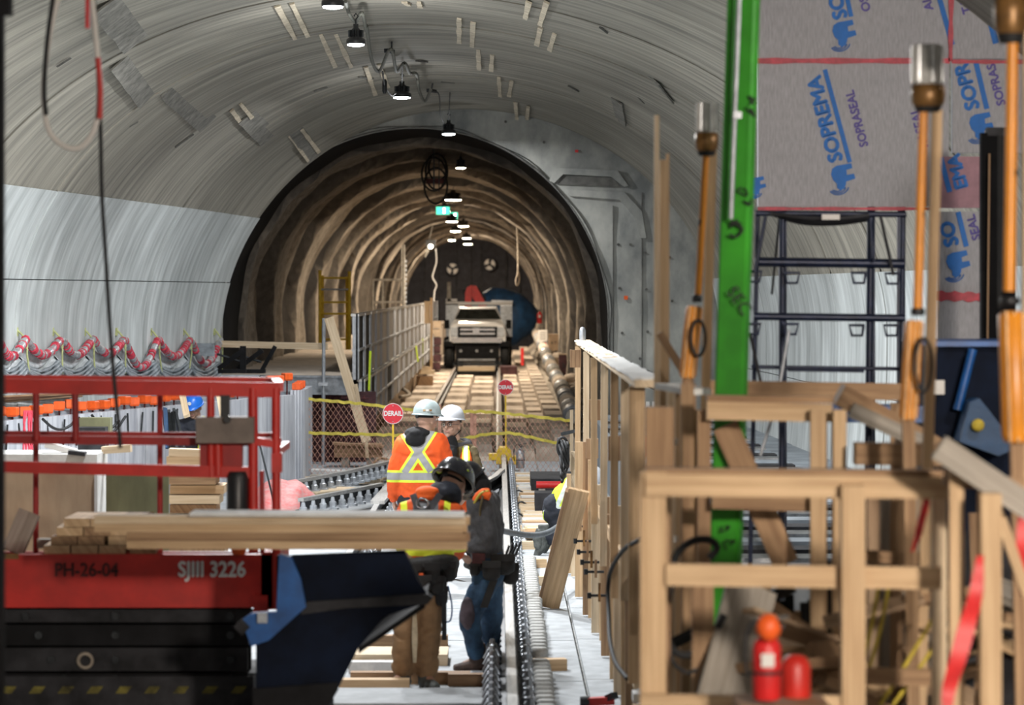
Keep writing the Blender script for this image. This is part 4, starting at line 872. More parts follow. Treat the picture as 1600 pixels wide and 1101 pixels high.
t = T('hose_bundle', 'black hose bundle hung on the far end of the stud wall', 'hose', P(886, 735, 28.6))
for k in range(6):
    MB().tube([P(879+(8-k*.6)*math.cos(a)+k*.8, 698+k*5+(15+k*3)*math.sin(a+k), 28.6+.05*k*math.sin(a*2+k)) for a in [i*2*PI/20 for i in range(20)]], .014, 6, True).build('loop', 'black_rubber', t)
MB().beam(P(878, 678, 28.55), P(903, 672, 28.42), .03, .03).build('hook', 'dark_steel', t)
m_('sheet_dark', (.12,.14,.16), .6, var=.2, scale=10, bump=.05)
# ------------------------------------------------------------ stud wall along the right of the track
def bar(x0, y0, x1, y1, Y, wpx, th, mt, name, par, Yb=None, up=(0, 1, 0)):     # a length of timber or tube seen between two picture points
    return MB().beam(P(x0, y0, Y), P(x1, y1, Yb or Y), wpx*Y/F if abs(y1-y0) > abs(x1-x0) else wpx*Y/F, th, up).build(name, mt, par)
def pole(x0, y0, x1, y1, Y, wpx, mt, name, par, Yb=None, n=10): return MB().tube([P(x0, y0, Y), P(x1, y1, Yb or Y)], wpx*Y/F/2, n).build(name, mt, par)
t = T('stud_wall', 'long open stud wall of pale timbers with a frosted top plate beside the track', 'timber wall', (.75, 15.2, 0))
ys_ = [28.4, 26.0, 23.6, 21.6, 19.8, 18.1, 16.5]
MB().beam((.79, 16.3, 2.17), (.79, 28.6, 2.19), .13, .04).build('top_plate', 'lumber_pale', t)
mb = MB(); mb.slab(lambda i, j: V((.715+.15*i/4+R.uniform(-.006, .006), 16.3+j*.307, 2.195+R.uniform(0, .012))), 4, 40, (0, 0, -.012)); mb.build('frost_cap', 'frost_white', t)
for i, Y in enumerate(ys_):
    x = .745+R.uniform(-.012, .012)
    MB().beam((x, Y, R.uniform(.55, .95)), (x+R.uniform(-.01, .01), Y, 2.15), .085 if i == 6 else .05, .038, (0, 1, 0)).build('stud', ('lumber', 'lumber_pale')[i % 2], t)
    if i == 5: MB().beam((x+.075, Y+.3, .9), (x+.075, Y+.3, 2.15), .05, .038, (0, 1, 0)).build('stud', 'lumber_brown', t)
for i, (px, top, bot, w) in enumerate(((892,740,895,13),(897,705,900,9),(905,690,932,13),(918,690,960,15),(926,718,965,14),(932,757,988,16),(941,770,1000,9),(947,776,1024,16),(958,776,1060,11),(966,790,1085,15),(978,760,1130,16),(986,880,1160,18))):
    Y = CH*F/(bot-CY); a = P(px, top, Y); MB().beam((a.x, Y, 0), (a.x, Y, a.z), w*Y/F, .04, (0, 1, 0)).build('stud', ('lumber', 'lumber_pale', 'lumber', 'lumber_brown')[i % 4], t)
for px, py, Y in ((899,560,28),(930,640,24),(962,700,20),(925,700,25.2),(950,820,22)): MB().box(P(px, py, Y)+V((0,-.03,0)), (.10, .04, .16)).build('nailer', 'lumber_brown', t)
for Z in (.95,): MB().beam((.80, 16.4, Z), (.80, 28.4, Z), .04, .09).build('waler', 'lumber', t)
for i, (px, py, Y) in enumerate(((907,800,27),(914,822,26),(921,845,25),(929,862,24),(937,878,23),(945,893,22),(950,930,21.2))):
    c = P(px, py, Y); c.x = min(c.x, .70); q = T('form_clamp', 'dark steel clamp on the studs, %s down the row' % ordn[i].replace('first and nearest', 'farthest'), 'clamp', c, 'steel clamps on the stud wall')
    MB().beam(c+V((-.07, 0, 0)), c+V((.06, 0, 0)), .018, .018).build('jaw', 'dark_steel', q); MB().beam(c+V((.0, -.02, -.04)), c+V((.0, -.02, .09)), .018, .022, (0, 1, 0)).build('bar', 'lumber_brown' if i % 2 else 'bronze', q)
    MB().lathe(c+V((-.07, 0, 0)), [(.015,-.02),(.015,.02)], 8).build('nut', 'dark_steel', q)
t = T('grey_peg', 'grey rounded steel peg standing on the far end of the stud wall', 'peg', (.78, 28.3, 2.2)); MB().lathe((.78, 28.3, 2.2), [(.03,0),(.03,.10),(.02,.125),(.0,.135)], 12).build('peg_body', 'galv', t)
a, b = P(905, 765, 24.9), PZ(858, 948, .02)
t = T('leaning_plank', 'wide plywood strip leaning from the slab onto the stud wall', 'plank', b)
MB().beam(a, b, .17, .025, (0, 1, 0)).build('board', 'lumber', t); MB().beam(a+V((-.10,-.01,0)), b+V((-.095,-.01,0)), .025, .05, (0, 1, 0)).build('edge_batten', 'lumber_brown', t)
cable('black_cable', [P(*c) for c in ((1020,820,15.5),(1000,842,16),(975,858,17),(955,890,18),(950,920,18.2),(951,960,18),(953,1000,17.5),(962,1035,17),(980,1060,16.6))], .013, 'black_rubber', 'black cable drooping in front of the near studs')
cable('compressor_hose', [P(*c) for c in ((742,812,25),(760,822,25.2),(790,830,25.6),(830,836,26.4),(855,832,27.2),(875,820,28),(892,812,28.6))], .026, 'sheet_dark', 'thick grey hose stretched from the workers over the rail to the stud wall', 'hose')
for k in range(3): cable('thin_cable', [P(*c) for c in ((985,566+k*12,30),(1010,578+k*12,30.5),(1040,590+k*13,31))], .010, 'black_rubber', ('upper','middle','lower')[k]+' thin cable strung beyond the top of the stud wall')
# right platform beyond the stud wall
MB().prism([V((1.45, 20, 0)), V((3.9, 20, 0)), V((3.75, 47.8, 0)), V((1.45, 47.8, 0))], (0, 0, .74)).build('floor_platform_right', 'platform_concrete', kind='structure')
t = T('deck_grating', 'ribbed grey decking on the right platform', 'decking', (2.4, 28, .74))
for i in range(34): MB().box((2.35, 21+i*.72, .765), (1.7, .38, .05)).build('slat', ('platform_concrete', 'steel', 'machine_grey')[i % 3], t)
t = T('mesh_bundle', 'orange mesh bundle lying on the right platform by the stud wall', 'bundle', P(1000, 700, 32))
for k in range(6): MB().ico(P(996+k*2.2, 690+(k % 4)*15, 32+k*.2), (.06, .12, .08), 1, lambda q: 1+.3*noise.noise(q*2)).build('fold', 'cone_orange', t)
MB().box(P(1007, 655, 44)+V((0,.3,-.02)), (.5, .4, .28)).build('pallet', 'lumber_grey', None, 'low crate under the pale blue board on the right platform', 'crate')
MB().beam(P(985, 641, 44)+V((0,.3,0)), P(1030, 641, 44)+V((0,.3,0)), .25, .06).build('pale_pipe', 'sheet_pale', None, 'pale blue board lying across the right platform end', 'board')
for k in range(2): MB().box(P(1012+k*10, 637, 44.2)+V((0,0,.03)), (.05, .05, .12)).build('white_block', 'paper', None, ('left','right')[k]+' small white block on the pale blue board', 'block')
# small red marks on the walls
MB().box(P(978, 465, Y1-.02), (.06, .01, .06), 0).build('survey_target', 'cone_orange', None, 'small orange survey target on the end wall', 'target')
MB().box(P(901, 236, Y1-.02), (.05, .01, .04), 0).build('survey_mark', 'red_plastic', None, 'tiny red paint mark high on the end wall', 'mark')
MB().box(P(946, 62, 40)*1, (.02, .02, .02)) if False else None
# ------------------------------------------------------------ right foreground timber frames
def tpt(x, y, Y): return P(x, y, Y)
g1 = T('guardrail_frame', 'big foreground timber frame with two rails and squared posts', 'timber frame', V((P(1180, 900, 11.5).x, 11.5, 0)))
def postz(px, top, Y, w, mt, par, th=.04, px2=None, name='post'):
    a = P(px, top, Y); b = P(px2 if px2 else px, 1101, Y); s_ = (a.z-0)/(a.z-b.z); b = a+(b-a)*s_
    return MB().beam(a, b, w*Y/F, th, (0, 1, 0)).build(name, mt, par)
postz(1020, 736, 11.5, 40, 'lumber', g1, .09); postz(1040, 760, 11.9, 14, 'lumber_brown', g1); postz(1332, 757, 11.4, 36, 'lumber', g1, .09); postz(1467, 776, 11.6, 22, 'lumber_pale', g1)
bar(1004, 751, 1480, 757, 11.5, 30, .04, 'lumber_brown', 'rail', g1, up=(0,0,1)) if False else None
def rail(x0, y0, x1, y1, Y, hpx, th, mt, par, Yb=None, name='rail'):
    a, b = P(x0, y0, Y), P(x1, y1, Yb or Y); return MB().beam(a, b, th, hpx*Y/F).build(name, mt, par)
rail(1008, 757, 1480, 762, 11.45, 34, .04, 'lumber', g1); rail(1008, 737, 1480, 740, 11.55, 12, .12, 'lumber_brown', g1)
rail(1040, 897, 1470, 903, 11.45, 34, .04, 'lumber', g1); rail(1000, 1095, 1330, 1097, 11.4, 22, .04, 'lumber', g1); rail(1340, 1055, 1460, 1058, 12.2, 26, .04, 'lumber_brown', g1)
g2 = T('second_frame', 'second timber frame standing behind the big foreground one', 'timber frame', V((P(1200, 900, 13.6).x, 13.6, 0)))
rail(1104, 641, 1300, 645, 13.6, 28, .05, 'lumber', g2); rail(1104, 622, 1300, 624, 13.7, 10, .14, 'lumber_brown', g2); rail(1112, 783, 1280, 788, 13.6, 22, .05, 'lumber_brown', g2)
postz(1279, 640, 13.5, 26, 'lumber', g2); postz(1311, 640, 13.4, 20, 'lumber', g2, .09); postz(1100, 640, 13.7, 20, 'lumber_brown', g2); postz(1074, 600, 14.2, 20, 'lumber_brown', g2); postz(1088, 640, 14.6, 12, 'lumber', g2)
bar(1133, 665, 1228, 880, 13.9, 40, .05, 'lumber_brown', 'brace', g2)
g3 = T('third_frame', 'timber frame with a frosted cap at the end of the stud wall', 'timber frame', V((P(1060, 900, 14.8).x, 14.8, 0)))
rail(1042, 603, 1092, 612, 14.8, 9, .12, 'frost_white', g3, 14.2); postz(1048, 610, 14.9, 13, 'lumber_pale', g3); postz(1062, 612, 14.7, 14, 'lumber', g3); postz(1076, 615, 14.5, 16, 'lumber', g3)
MB().box(P(1030, 690, 13.2), (.12, .10, .30)).build('block', 'lumber_brown', g3)
for k in range(5): MB().box(P(1056+(k % 2)*14, 690+k*38, 14.6), (.02, .02, .03)).build('bolt', 'paper', g3)
# tall bare studs
t = T('tall_stud', 'tall bare timber stud rising left of the orange poles', 'stud', V((P(1026, 600, 15.5).x, 15.5, 0))); postz(1026, 180, 15.5, 8, 'lumber_pale', t)
t = T('tall_stud', 'second tall stud with a notched top right of the tallest one', 'stud', V((P(1039, 600, 15.2).x, 15.2, 0))); postz(1038, 250, 15.2, 15, 'lumber', t); bar(1043, 240, 1043, 300, 15.2, 5, .03, 'lumber', 'splinter', t)
t = T('diagonal_brace', 'dark diagonal timber brace across the foot of the tall studs', 'brace', P(1078, 610, 15)); bar(1030, 520, 1080, 600, 15.1, 12, .04, 'lumber_brown', 'board', t); MB().beam((P(1080, 600, 15.1).x, 15.1, 0), P(1080, 600, 15.1), .045, .04, (0, 1, 0)).build('leg', 'lumber_brown', t)
# green column with conduit
t = T('green_column', 'bright green painted steel column with black marker scrawls', 'column', V((P(1118, 1100, 14).x, 14, 0)))
a, b = P(1163, -30, 14), P(1134, 870, 14); b = a+(b-a)*((a.z)/(a.z-b.z)); dd = (b-a).normalized()
MB().beam(a, b, .135, .10, V((.32, 1, 0)), .012).build('column_shaft', 'green_paint', t)
def scrawl(px, py, s_, seed):
    rr_ = random.Random(seed); pts = [P(px+rr_.uniform(-s_, s_), py+rr_.uniform(-s_, s_), 13.915) for _ in range(6)]
    MB().tube(smooth_path(pts, 5), .004, 5).build('marker_scrawl', 'marker_black', t)
for px, py, s_, sd in ((1176,158,8,1),(1172,175,9,2),(1160,300,9,4),(1168,315,7,5),(1150,350,9,3),(1134,690,7,6),(1136,830,10,7),(1140,850,9,8),(1128,790,7,9)): scrawl(px, py, s_, sd)
MB().tube(smooth_path([P(x, y, 13.9) for x, y in ((1140,345),(1150,350),(1160,358),(1150,370),(1140,366))], 5), .007, 5).build('marker_scrawl', 'marker_black', t)
lettering('SEC', .085, P(1155, 470, 13.9), t, 'marker_black', ang=math.radians(-55))
t = T('conduit', 'thin silver conduit strapped along the left of the green column', 'conduit', P(1141, 345, 13.85)); pole(1156, -30, 1142, 342, 13.86, 8, 'galv', 'tube', t); pole(1147, -30, 1136, 320, 13.95, 5, 'green_paint', 'rod', t)
MB().box(P(1152, 180, 13.86), (.035, .04, .03)).build('coupler', 'galv', t)
# orange poles with bronze collars and clear ribbed tips
def orange_pole(name_l, Y, cap, collar, sh, body, stud, loop, ring):
    foot = V((P(body[2], body[3], Y).x, Y, P(body[2], body[3], Y).z)); t = T('orange_pole', name_l, 'pole', foot); s_ = Y/F
    if cap:
        (x, y0, y1, w) = cap; c = P(x, y1, Y); h = (y1-y0)*s_
        MB().lathe(c, [(w*s_*.46,0),(w*s_*.5,h*.1),(w*s_*.5,h*.93),(w*s_*.42,h)], 14).build('ribbed_tip', 'clear_ribs', t)
        for k in range(14): a = k*2*PI/14; MB().beam(c+V((math.cos(a)*w*s_*.5, math.sin(a)*w*s_*.5, h*.06)), c+V((math.cos(a)*w*s_*.5, math.sin(a)*w*s_*.5, h*.97)), .008, .008).build('rib', 'steel' if k % 2 else 'clear_ribs', t)
    (x, y0, y1, w) = collar; c = P(x, y1, Y); h = (y1-y0)*s_
    MB().lathe(c, [(w*s_*.3,-h*.18),(w*s_*.44,0),(w*s_*.5,h*.15),(w*s_*.52,h*.5),(w*s_*.5,h*.95),(w*s_*.4,h)], 16).build('collar', 'bronze', t)
    MB().lathe(c, [(w*s_*.34,-h*.3),(w*s_*.42,-h*.05)], 12).build('gasket', 'black_rubber', t)
    pole(sh[0], sh[1], sh[2], sh[3], Y, sh[4], 'orange_paint', 'shaft', t)
    (x0, y0, x1, y1, w) = body; a, b = P(x0, y0, Y), P(x1, y1, Y)
    MB().tube([a, a.lerp(b, .03), b.lerp(a, .05), b], [w*s_*.34, w*s_*.5, w*s_*.5, w*s_*.40], 14).build('sleeve', 'orange_paint', t)
    for k in (-1, 0, 1): MB().beam(a+V((k*w*s_*.28, -w*s_*.42, 0)), b+V((k*w*s_*.28, -w*s_*.42, 0)), .010, .012, (0, 1, 0)).build('seam', 'bronze', t)
    for (rx, ry, rw) in ring: MB().lathe(P(rx, ry, Y), [(rw*s_*.4,-6*s_),(rw*s_*.5,-4*s_),(rw*s_*.5,4*s_),(rw*s_*.4,6*s_)], 12).build('clamp_ring', 'black_plastic', t)
    if loop:
        (lx, ly, rx, ry) = loop; MB().tube([P(lx+rx*math.cos(a), ly+ry*math.sin(a), Y-.09) for a in [i*2*PI/24 for i in range(24)]], 2.6*s_, 7, True).build('cable_loop', 'black_rubber', t)
    if stud:
        q = T('prop_stud', name_l.split(',')[0].replace('orange pole', 'timber stud, tied behind an orange pole'), 'stud', V((P(stud[2], stud[3], Y+.12).x, Y+.12, 0)))
        a, b = P(stud[0], stud[1], Y+.14), P(stud[2], stud[3], Y+.14); b = a+(b-a)*(a.z/(a.z-b.z)); MB().beam(a, b, stud[4]*Y/F, .04, (0, 1, 0)).build('board', 'lumber', q); MB().beam(P(body[2], body[3]-12, Y+.02), b+V((0, -.06, .0)), .05, .04, (0, 1, 0)).build('rest_block', 'lumber_brown', q)
orange_pole('leftmost orange pole, with a grey ribbed tip and bronze collar', 14.4, (1105,160,207,33), (1104,207,235,36), (1103,240,1091,460,11), (1085,478,1074,590,27), (1113,236,1100,700,14), (1091,528,11,28), ((1089,466,16),(1096,348,10)))
orange_pole('middle orange pole, with a tall ribbed tip and shiny collar', 12.6, (1449,70,132,48), (1450,132,165,52), (1443,172,1434,485,15), (1429,500,1419,655,30), (1464,172,1450,690,16), (1443,570,13,42), ((1434,487,22),(1439,334,14)))
orange_pole('rightmost orange pole, cut by the picture edge', 11.6, None, (1579,-8,50,52), (1582,60,1577,455,19), (1582,486,1588,690,46), (1606,0,1604,700,14), None, ((1578,470,32),(1583,270,16)))
pole(1563, 205, 1562, 480, 11.9, 5, 'black_rubber', 'side_cable', bpy.data.objects['orange_pole.002'], n=6)  # black cable running beside the rightmost pole
# ------------------------------------------------------------ printed boards
YB = 20.0; s_ = YB/F
def board(x0, y0, x1, y1, lb, mt='board_grey', dy=0, name='printed_board'):
    a, b = P(x0, y1, YB+dy), P(x1, y0, YB+dy); t = T(name, lb, 'board', V(((a.x+b.x)/2, YB+dy, a.z)))
    MB().box(((a.x+b.x)/2, YB+dy+.03, (a.z+b.z)/2), (b.x-a.x-.012, .06, b.z-a.z-.012)).build('face', mt, t); return t
ANG = math.radians(105)
def uv2(o, u, v): return o+V((math.cos(ANG)*u-math.sin(ANG)*v, 0, math.sin(ANG)*u+math.cos(ANG)*v))
def elephant(px, py, par, sz=1.0):
    c = P(px, py, YB-.006); k = 20*s_*sz
    body = [(-.2,.55),(.1,.75),(.6,.8),(1.0,.6),(1.15,.2),(1.1,-.3),(1.05,-.95),(.65,-.95),(.62,-.45),(.25,-.40),(.2,-.95),(-.2,-.95),(-.25,-.2),(-.5,-.1),(-.75,.1),(-.8,.4),(-.55,.62)]
    MB().prism([uv2(c, x*k-.2*k, y*k) for x, y in body], (0, -.003, 0)).build('elephant_logo', 'print_blue', par)
    for r_, o_ in ((1.0, 0), (.75, .12), (.5, .24)):
        MB().tube([uv2(c, (-.55-.55*math.sin(a)*r_)*k-.2*k, (.45+o_*.4-.75*math.cos(a)*r_)*k) for a in [i*PI*.85/8+.3 for i in range(9)]], .0035, 4).build('trunk_line', 'print_blue', par)
def print_block(px, py, par, word='SOPREMA', off=0, ele=True, sub='SOPRASEAL', suboff=(38, 0), line=150, mt='print_blue'):
    c = P(px, py, YB-.006); L_ = 152*s_                          # px,py: the middle of the word
    lettering(word, 31*s_, c, par, mt, ang=ANG, bold=.0065, xs=1.02 if len(word) > 5 else 1.0)
    b0, b1 = P(px+17-line*.26/2+line*.13-line*.13, py, YB-.006), None
    m = uv2(c, 0, -19*s_); MB().beam(uv2(m, -line/2*s_, 0), uv2(m, line/2*s_, 0), 7*s_, .003, (0, 1, 0)).build('underline', mt, par)
    if sub: lettering(sub, 19*s_, uv2(c, suboff[1]*s_, -suboff[0]*s_), par, 'print_violet', ang=ANG, bold=.0028, xs=.92)
    if ele: elephant(px+26, py+90, par)
B2 = board(1183, 97, 1484, 324, 'large grey board printed SOPREMA in the middle, above the scaffold')
print_block(1290, 186, B2, suboff=(48, -12))
lettering('RASEAL', 19*s_, P(1437, 200, YB-.006), B2, 'print_violet', ang=ANG, bold=.0028)
elephant(1183, 290, B2, .7)
B1 = board(1183, -120, 1484, 93, 'upper grey board cut by the picture top, blue elephant at its foot')
lettering('SO', 31*s_, P(1310, 10, YB-.006), B1, 'print_blue', ang=ANG, bold=.0065); MB().beam(P(1318, -30, YB-.006), P(1330, 26, YB-.006), 7*s_, .003, (0, 1, 0)).build('underline', 'print_blue', B1)
elephant(1318, 52, B1); lettering('OS', 19*s_, P(1352, 6, YB-.006), B1, 'print_violet', ang=ANG, bold=.0028); lettering('AL', 19*s_, P(1450, 5, YB-.006), B1, 'print_violet', ang=ANG, bold=.0028)
MB().beam(P(1466, -10, YB-.006), P(1488, 70, YB-.006), 8*s_, .003, (0, 1, 0)).build('underline', 'print_blue', B1)
B3 = board(1487, -120, 1625, 93, 'upper right grey board behind the rightmost orange pole')
lettering('TAL', 19*s_, P(1508, 5, YB-.006), B3, 'print_violet', ang=ANG, bold=.0028); MB().beam(P(1536, -10, YB-.006), P(1556, 68, YB-.006), 9*s_, .003, (0, 1, 0)).build('underline', 'print_blue', B3)
B4 = board(1487, 97, 1625, 240, 'grey board printed SOPR beside the middle orange pole')
lettering('SOPR', 31*s_, P(1512, 135, YB-.006), B4, 'print_blue', ang=ANG, bold=.0065); MB().beam(P(1525, 98, YB-.006), P(1542, 170, YB-.006), 8*s_, .003, (0, 1, 0)).build('underline', 'print_blue', B4)
elephant(1532, 196, B4); lettering('SOPRAS', 19*s_, P(1557, 132, YB-.006), B4, 'print_violet', ang=ANG, bold=.0028)
B5 = board(1466, 243, 1540, 326, 'pinkish board printed EMA beside the black panel', 'board_pink', -.03)
lettering('EMA', 28*s_, P(1497, 268, YB-.04), B5, 'print_blue', ang=ANG, bold=.0065); MB().beam(P(1470, 246, YB-.04), P(1484, 300, YB-.04), 8*s_, .003, (0, 1, 0)).build('underline', 'print_blue', B5)
B6 = board(1464, 329, 1532, 560, 'narrow lower board with a blue elephant right of the middle orange pole', 'board_grey', -.03)
lettering('SO', 31*s_, P(1484, 365, YB-.04), B6, 'print_blue', ang=ANG, bold=.0065); MB().beam(P(1497, 331, YB-.04), P(1510, 385, YB-.04), 8*s_, .003, (0, 1, 0)).build('underline', 'print_blue', B6)
lettering('SEAL', 19*s_, P(1522, 355, YB-.04), B6, 'print_violet', ang=ANG, bold=.0028)
YBs = YB; YB = 19.96; elephant(1496, 412, B6); YB = YBs
def redtape(x0, y0, x1, y1, w, lb, Y=19.985):
    n = 10; mb = MB(); a, b = P(x0, y0, Y), P(x1, y1, Y); up = V((-(b-a).z, 0, (b-a).x)).normalized()
    mb.slab(lambda i, j: a.lerp(b, i/n)+up*(j-.5)*w*s_*(1+.25*math.sin(i*1.9)), n, 1, (0, -.004, 0)); mb.build('joint_tape', 'red_tape', None, lb, 'tape')
redtape(1184, 95, 1484, 95, 8, 'long red joint tape between the two large grey boards'); redtape(1487, -60, 1485, 96, 7, 'upright red joint tape between the upper boards')
redtape(1487, 96, 1620, 97, 6, 'short red joint tape right of the upright one'); redtape(1464, 462, 1532, 464, 14, 'red tape across the narrow lower board', 19.95)
redtape(1184, 326, 1466, 326, 5, 'dirty red tape along the foot of the large board')
for k in range(4): MB().beam(P(1186, 332+k*0, 19.9), P(1186, 332, 19.9)+V((.001,0,0)), .01, .01) if False else None
# carrying rails of the boards
for x in (1.865, 2.443, 2.64): MB().beam((x, 20.12, .74), (x, 20.12, 4.6), .05, .05, (0, 1, 0)).build('board_standard', 'scaffold_navy', None, {1.865:'left steel standard behind the printed boards',2.443:'middle steel standard behind the printed boards',2.64:'right steel standard behind the printed boards'}[x], 'standard')
# ------------------------------------------------------------ navy scaffold
YS = 17.5; t = T('navy_scaffold', 'dark navy frame scaffold below the printed boards', 'scaffold', V((P(1300, 600, YS).x, YS, .0)))
for x0, y0, x1, w in ((1223,333,1222,10),(1361,330,1358,12),(1411,333,1408,9),(1184,335,1178,7)):
    a = P(x0, y0, YS); b = P(x1, 610, YS); b = a+(b-a)*(a.z/(a.z-b.z)); MB().tube([a, b], w*YS/F/2, 8).build('standard', 'scaffold_navy', t)
for y0, y1, w, x0, x1 in ((333,335,9,1180,1416),(409,412,15,1180,1412),(494,497,12,1178,1414),(573,576,6,1174,1406),(578,580,4,1230,1350)): pole(x0, y0, x1, y1, YS-.03, w, 'scaffold_navy', 'ledger', t, n=8)
for x, y, s2 in ((1239,434,1),(1340,434,-1),(1393,435,-1),(1180,432,1),(1237,514,1),(1337,516,-1),(1391,516,-1),(1178,514,1)):
    MB().tube([P(x-s2*14, y-8, YS-.05), P(x+s2*10, y-8, YS-.05), P(x+s2*6, y+8, YS-.05), P(x-s2*10, y+8, YS-.05), P(x-s2*12, y-6, YS-.05)], .010, 6).build('lug', 'scaffold_navy', t)
pole(1196, 338, 1180, 425, YS-.1, 6, 'scaffold_navy', 'brace', t); pole(1376, 338, 1396, 430, YS-.1, 5, 'machine_grey', 'brace', t); pole(1218, 338, 1206, 460, YS+.1, 4, 'machine_grey', 'brace', t); pole(1172, 520, 1192, 612, YS-.1, 5, 'machine_grey', 'brace', t)
pole(1233, 515, 1215, 622, YS-.2, 6, 'galv', 'brace', t); pole(1205, 655, 1188, 712, YS-.2, 6, 'galv', 'brace', t); pole(1360, 345, 1366, 410, YS-.1, 4, 'scaffold_navy', 'brace', t)
t = T('cable_bundle', 'grey bundle lying on the top ledger of the navy scaffold', 'bundle', P(1282, 346, YS))
for k in range(5): MB().tube(smooth_path([P(1204+k*6, 334+k*2, YS-.1+k*.04), P(1260, 340+k*2.2, YS-.1+k*.04), P(1310, 341+k*2, YS-.1+k*.04), P(1358, 336+k*1.6, YS-.1+k*.04)], 4), .014, 6).build('strand', 'machine_grey', t)
MB().box(P(1298, 339, YS-.14), (.10, .02, .03)).build('tag', 'paper', t)
# long beams behind frames
t = T('bearer_timber', 'long brown bearer timber across the foot of the navy scaffold', 'timber', P(1260, 625, 15.4)); rail(1108, 607, 1412, 612, 15.4, 26, .08, 'lumber_brown', t, name='timber')
for x_ in (1.15, 2.0): MB().beam((x_, 15.45, 0), (x_, 15.45, 2.1), .05, .05, (0, 1, 0)).build('leg', 'lumber_brown', t)
t = T('pallet_board', 'broken brown board sloping behind the second frame', 'board', P(1390, 720, 14.4)); bar(1310, 615, 1462, 700, 14.4, 34, .2, 'lumber_brown', 'board', t); bar(1330, 640, 1440, 690, 14.2, 24, .05, 'lumber_grey', 'split_board', t); MB().beam((1.9, 14.5, 0), (1.9, 14.5, 1.98), .05, .05, (0, 1, 0)).build('leg', 'lumber_brown', t)
t = T('steel_channel', 'rusty brown channel behind the top foreground rail', 'beam', P(1390, 728, 13.2)); rail(1335, 708, 1470, 710, 13.2, 34, .12, 'lumber_brown', t, name='web')
MB().beam((1.72, 13.25, 0), (1.72, 13.25, 1.92), .05, .05, (0, 1, 0)).build('leg', 'lumber_brown', t)
# dark blue machine and tarp
t = T('blue_machine', 'dark blue machine body behind the orange poles', 'machine', V((P(1520, 700, 16.5).x, 16.5, 0)))
def pbox(x0, y0, x1, y1, Y, d, mt, par, name):
    a, b = P(x0, y1, Y), P(x1, y0, Y); bv = MB().box(((a.x+b.x)/2, Y+d/2, (a.z+b.z)/2), (b.x-a.x, d, b.z-a.z)).build(name, mt, par); return bv
a, b = P(1455, 720, 16.5), P(1640, 535, 16.5)
MB().box(((a.x+b.x)/2, 16.9, b.z/2), (b.x-a.x, .8, b.z)).build('housing', 'machine_navy', t); pbox(1452, 533, 1645, 541, 16.45, .9, 'machine_blue', t, 'edge_strip'); pole(1520, 545, 1496, 640, 16.4, 14, 'machine_blue', 'bent_pipe', t)
MB().prism([P(x, y, 16.2) for x, y in ((1500,690),(1516,628),(1530,622),(1545,640),(1590,700),(1560,712))], (0, .25, 0)).build('blue_cover', 'tarp_blue', t); MB().ico(P(1528, 664, 16.15), .035, 2).build('yellow_knob', 'rope_yellow', t)
pbox(1458, 594, 1476, 616, 16.4, .05, 'paper', t, 'switch_plate'); pbox(1310, 635, 1455, 660, 16.6, .4, 'machine_blue', t, 'outrigger')
t = T('black_panel', 'tall black door-like panel right of the narrow board', 'panel', V((P(1556, 540, 18).x, 18, 0)))
t.name = 'black_screen'; a, b = P(1532, 535, 18), P(1585, 208, 18); MB().box(((a.x+b.x)/2, 18, b.z/2), (b.x-a.x, .08, b.z)).build('face', 'matt_black', t); MB().box(P(1560, 206, 18), (.14, .1, .05)).build('top_fitting', 'machine_grey', t)
pole(1546, 240, 1543, 535, 17.9, 3, 'lumber_brown', 'edge_trim', t)
# right-hand staircase-like frame and clutter at the lower right
g4 = T('right_frame', 'timber frame with a sloping top rail at the right edge', 'timber frame', V((P(1540, 900, 11).x, 11, 0)))
bar(1466, 698, 1620, 800, 11.0, 40, .05, 'lumber_grey', 'rail', g4); postz(1494, 705, 11.1, 22, 'lumber', g4); postz(1546, 770, 10.9, 32, 'lumber', g4, .09); rail(1475, 745, 1600, 760, 11.2, 24, .05, 'lumber_brown', g4)
bar(1560, 800, 1605, 930, 11.1, 16, .04, 'lumber', 'brace', g4)
t = T('sheet_stack', 'grey-brown boards standing upright behind the foreground frame', 'boards', V((P(1400, 900, 13.4).x, 13.4, 0)))
for k in range(7):
    a = P(1344+k*20, 775+R.uniform(-8, 8), 13.4); MB().beam((a.x, 13.4+R.uniform(-.05,.05), 0), (a.x+R.uniform(-.02,.02), 13.4, a.z), 19*13.4/F, .03, (0, 1, 0)).build('board', ('lumber_grey', 'plywood', 'lumber_grey', 'lumber')[k % 4], t)
rail(1340, 868, 1470, 874, 13.2, 18, .05, 'lumber_brown', t)
pile = T('lumber_heap', 'dim heap of offcuts and boards under the foreground frames', 'timber heap', (2.2, 14, 0))
for i in range(70):
    px = R.uniform(1130, 1640) if i % 3 else R.uniform(1290, 1640); py = R.uniform(930, 1180) if px > 1290 else R.uniform(960, 1200); Y = R.uniform(12.6, 14.4)
    c = P(px, py, Y); L_ = R.uniform(.25, .8); a = R.uniform(0, PI); e = R.uniform(-.5, .5); d = V((math.cos(a)*math.cos(e), math.sin(a)*math.cos(e)*.5, math.sin(e)))*L_/2
    if c.z < .05: c.z = .06
    if (c-d).z < 0 or (c+d).z < 0: d.z = 0
    MB().beam(c-d, c+d, R.choice((.09, .14, .19)), R.choice((.02, .04)), (0, R.uniform(-.6,.6), 1)).build('offcut', R.choice(('lumber_grey', 'lumber_brown', 'lumber_brown', 'plywood', 'lumber', 'machine_grey')), pile)
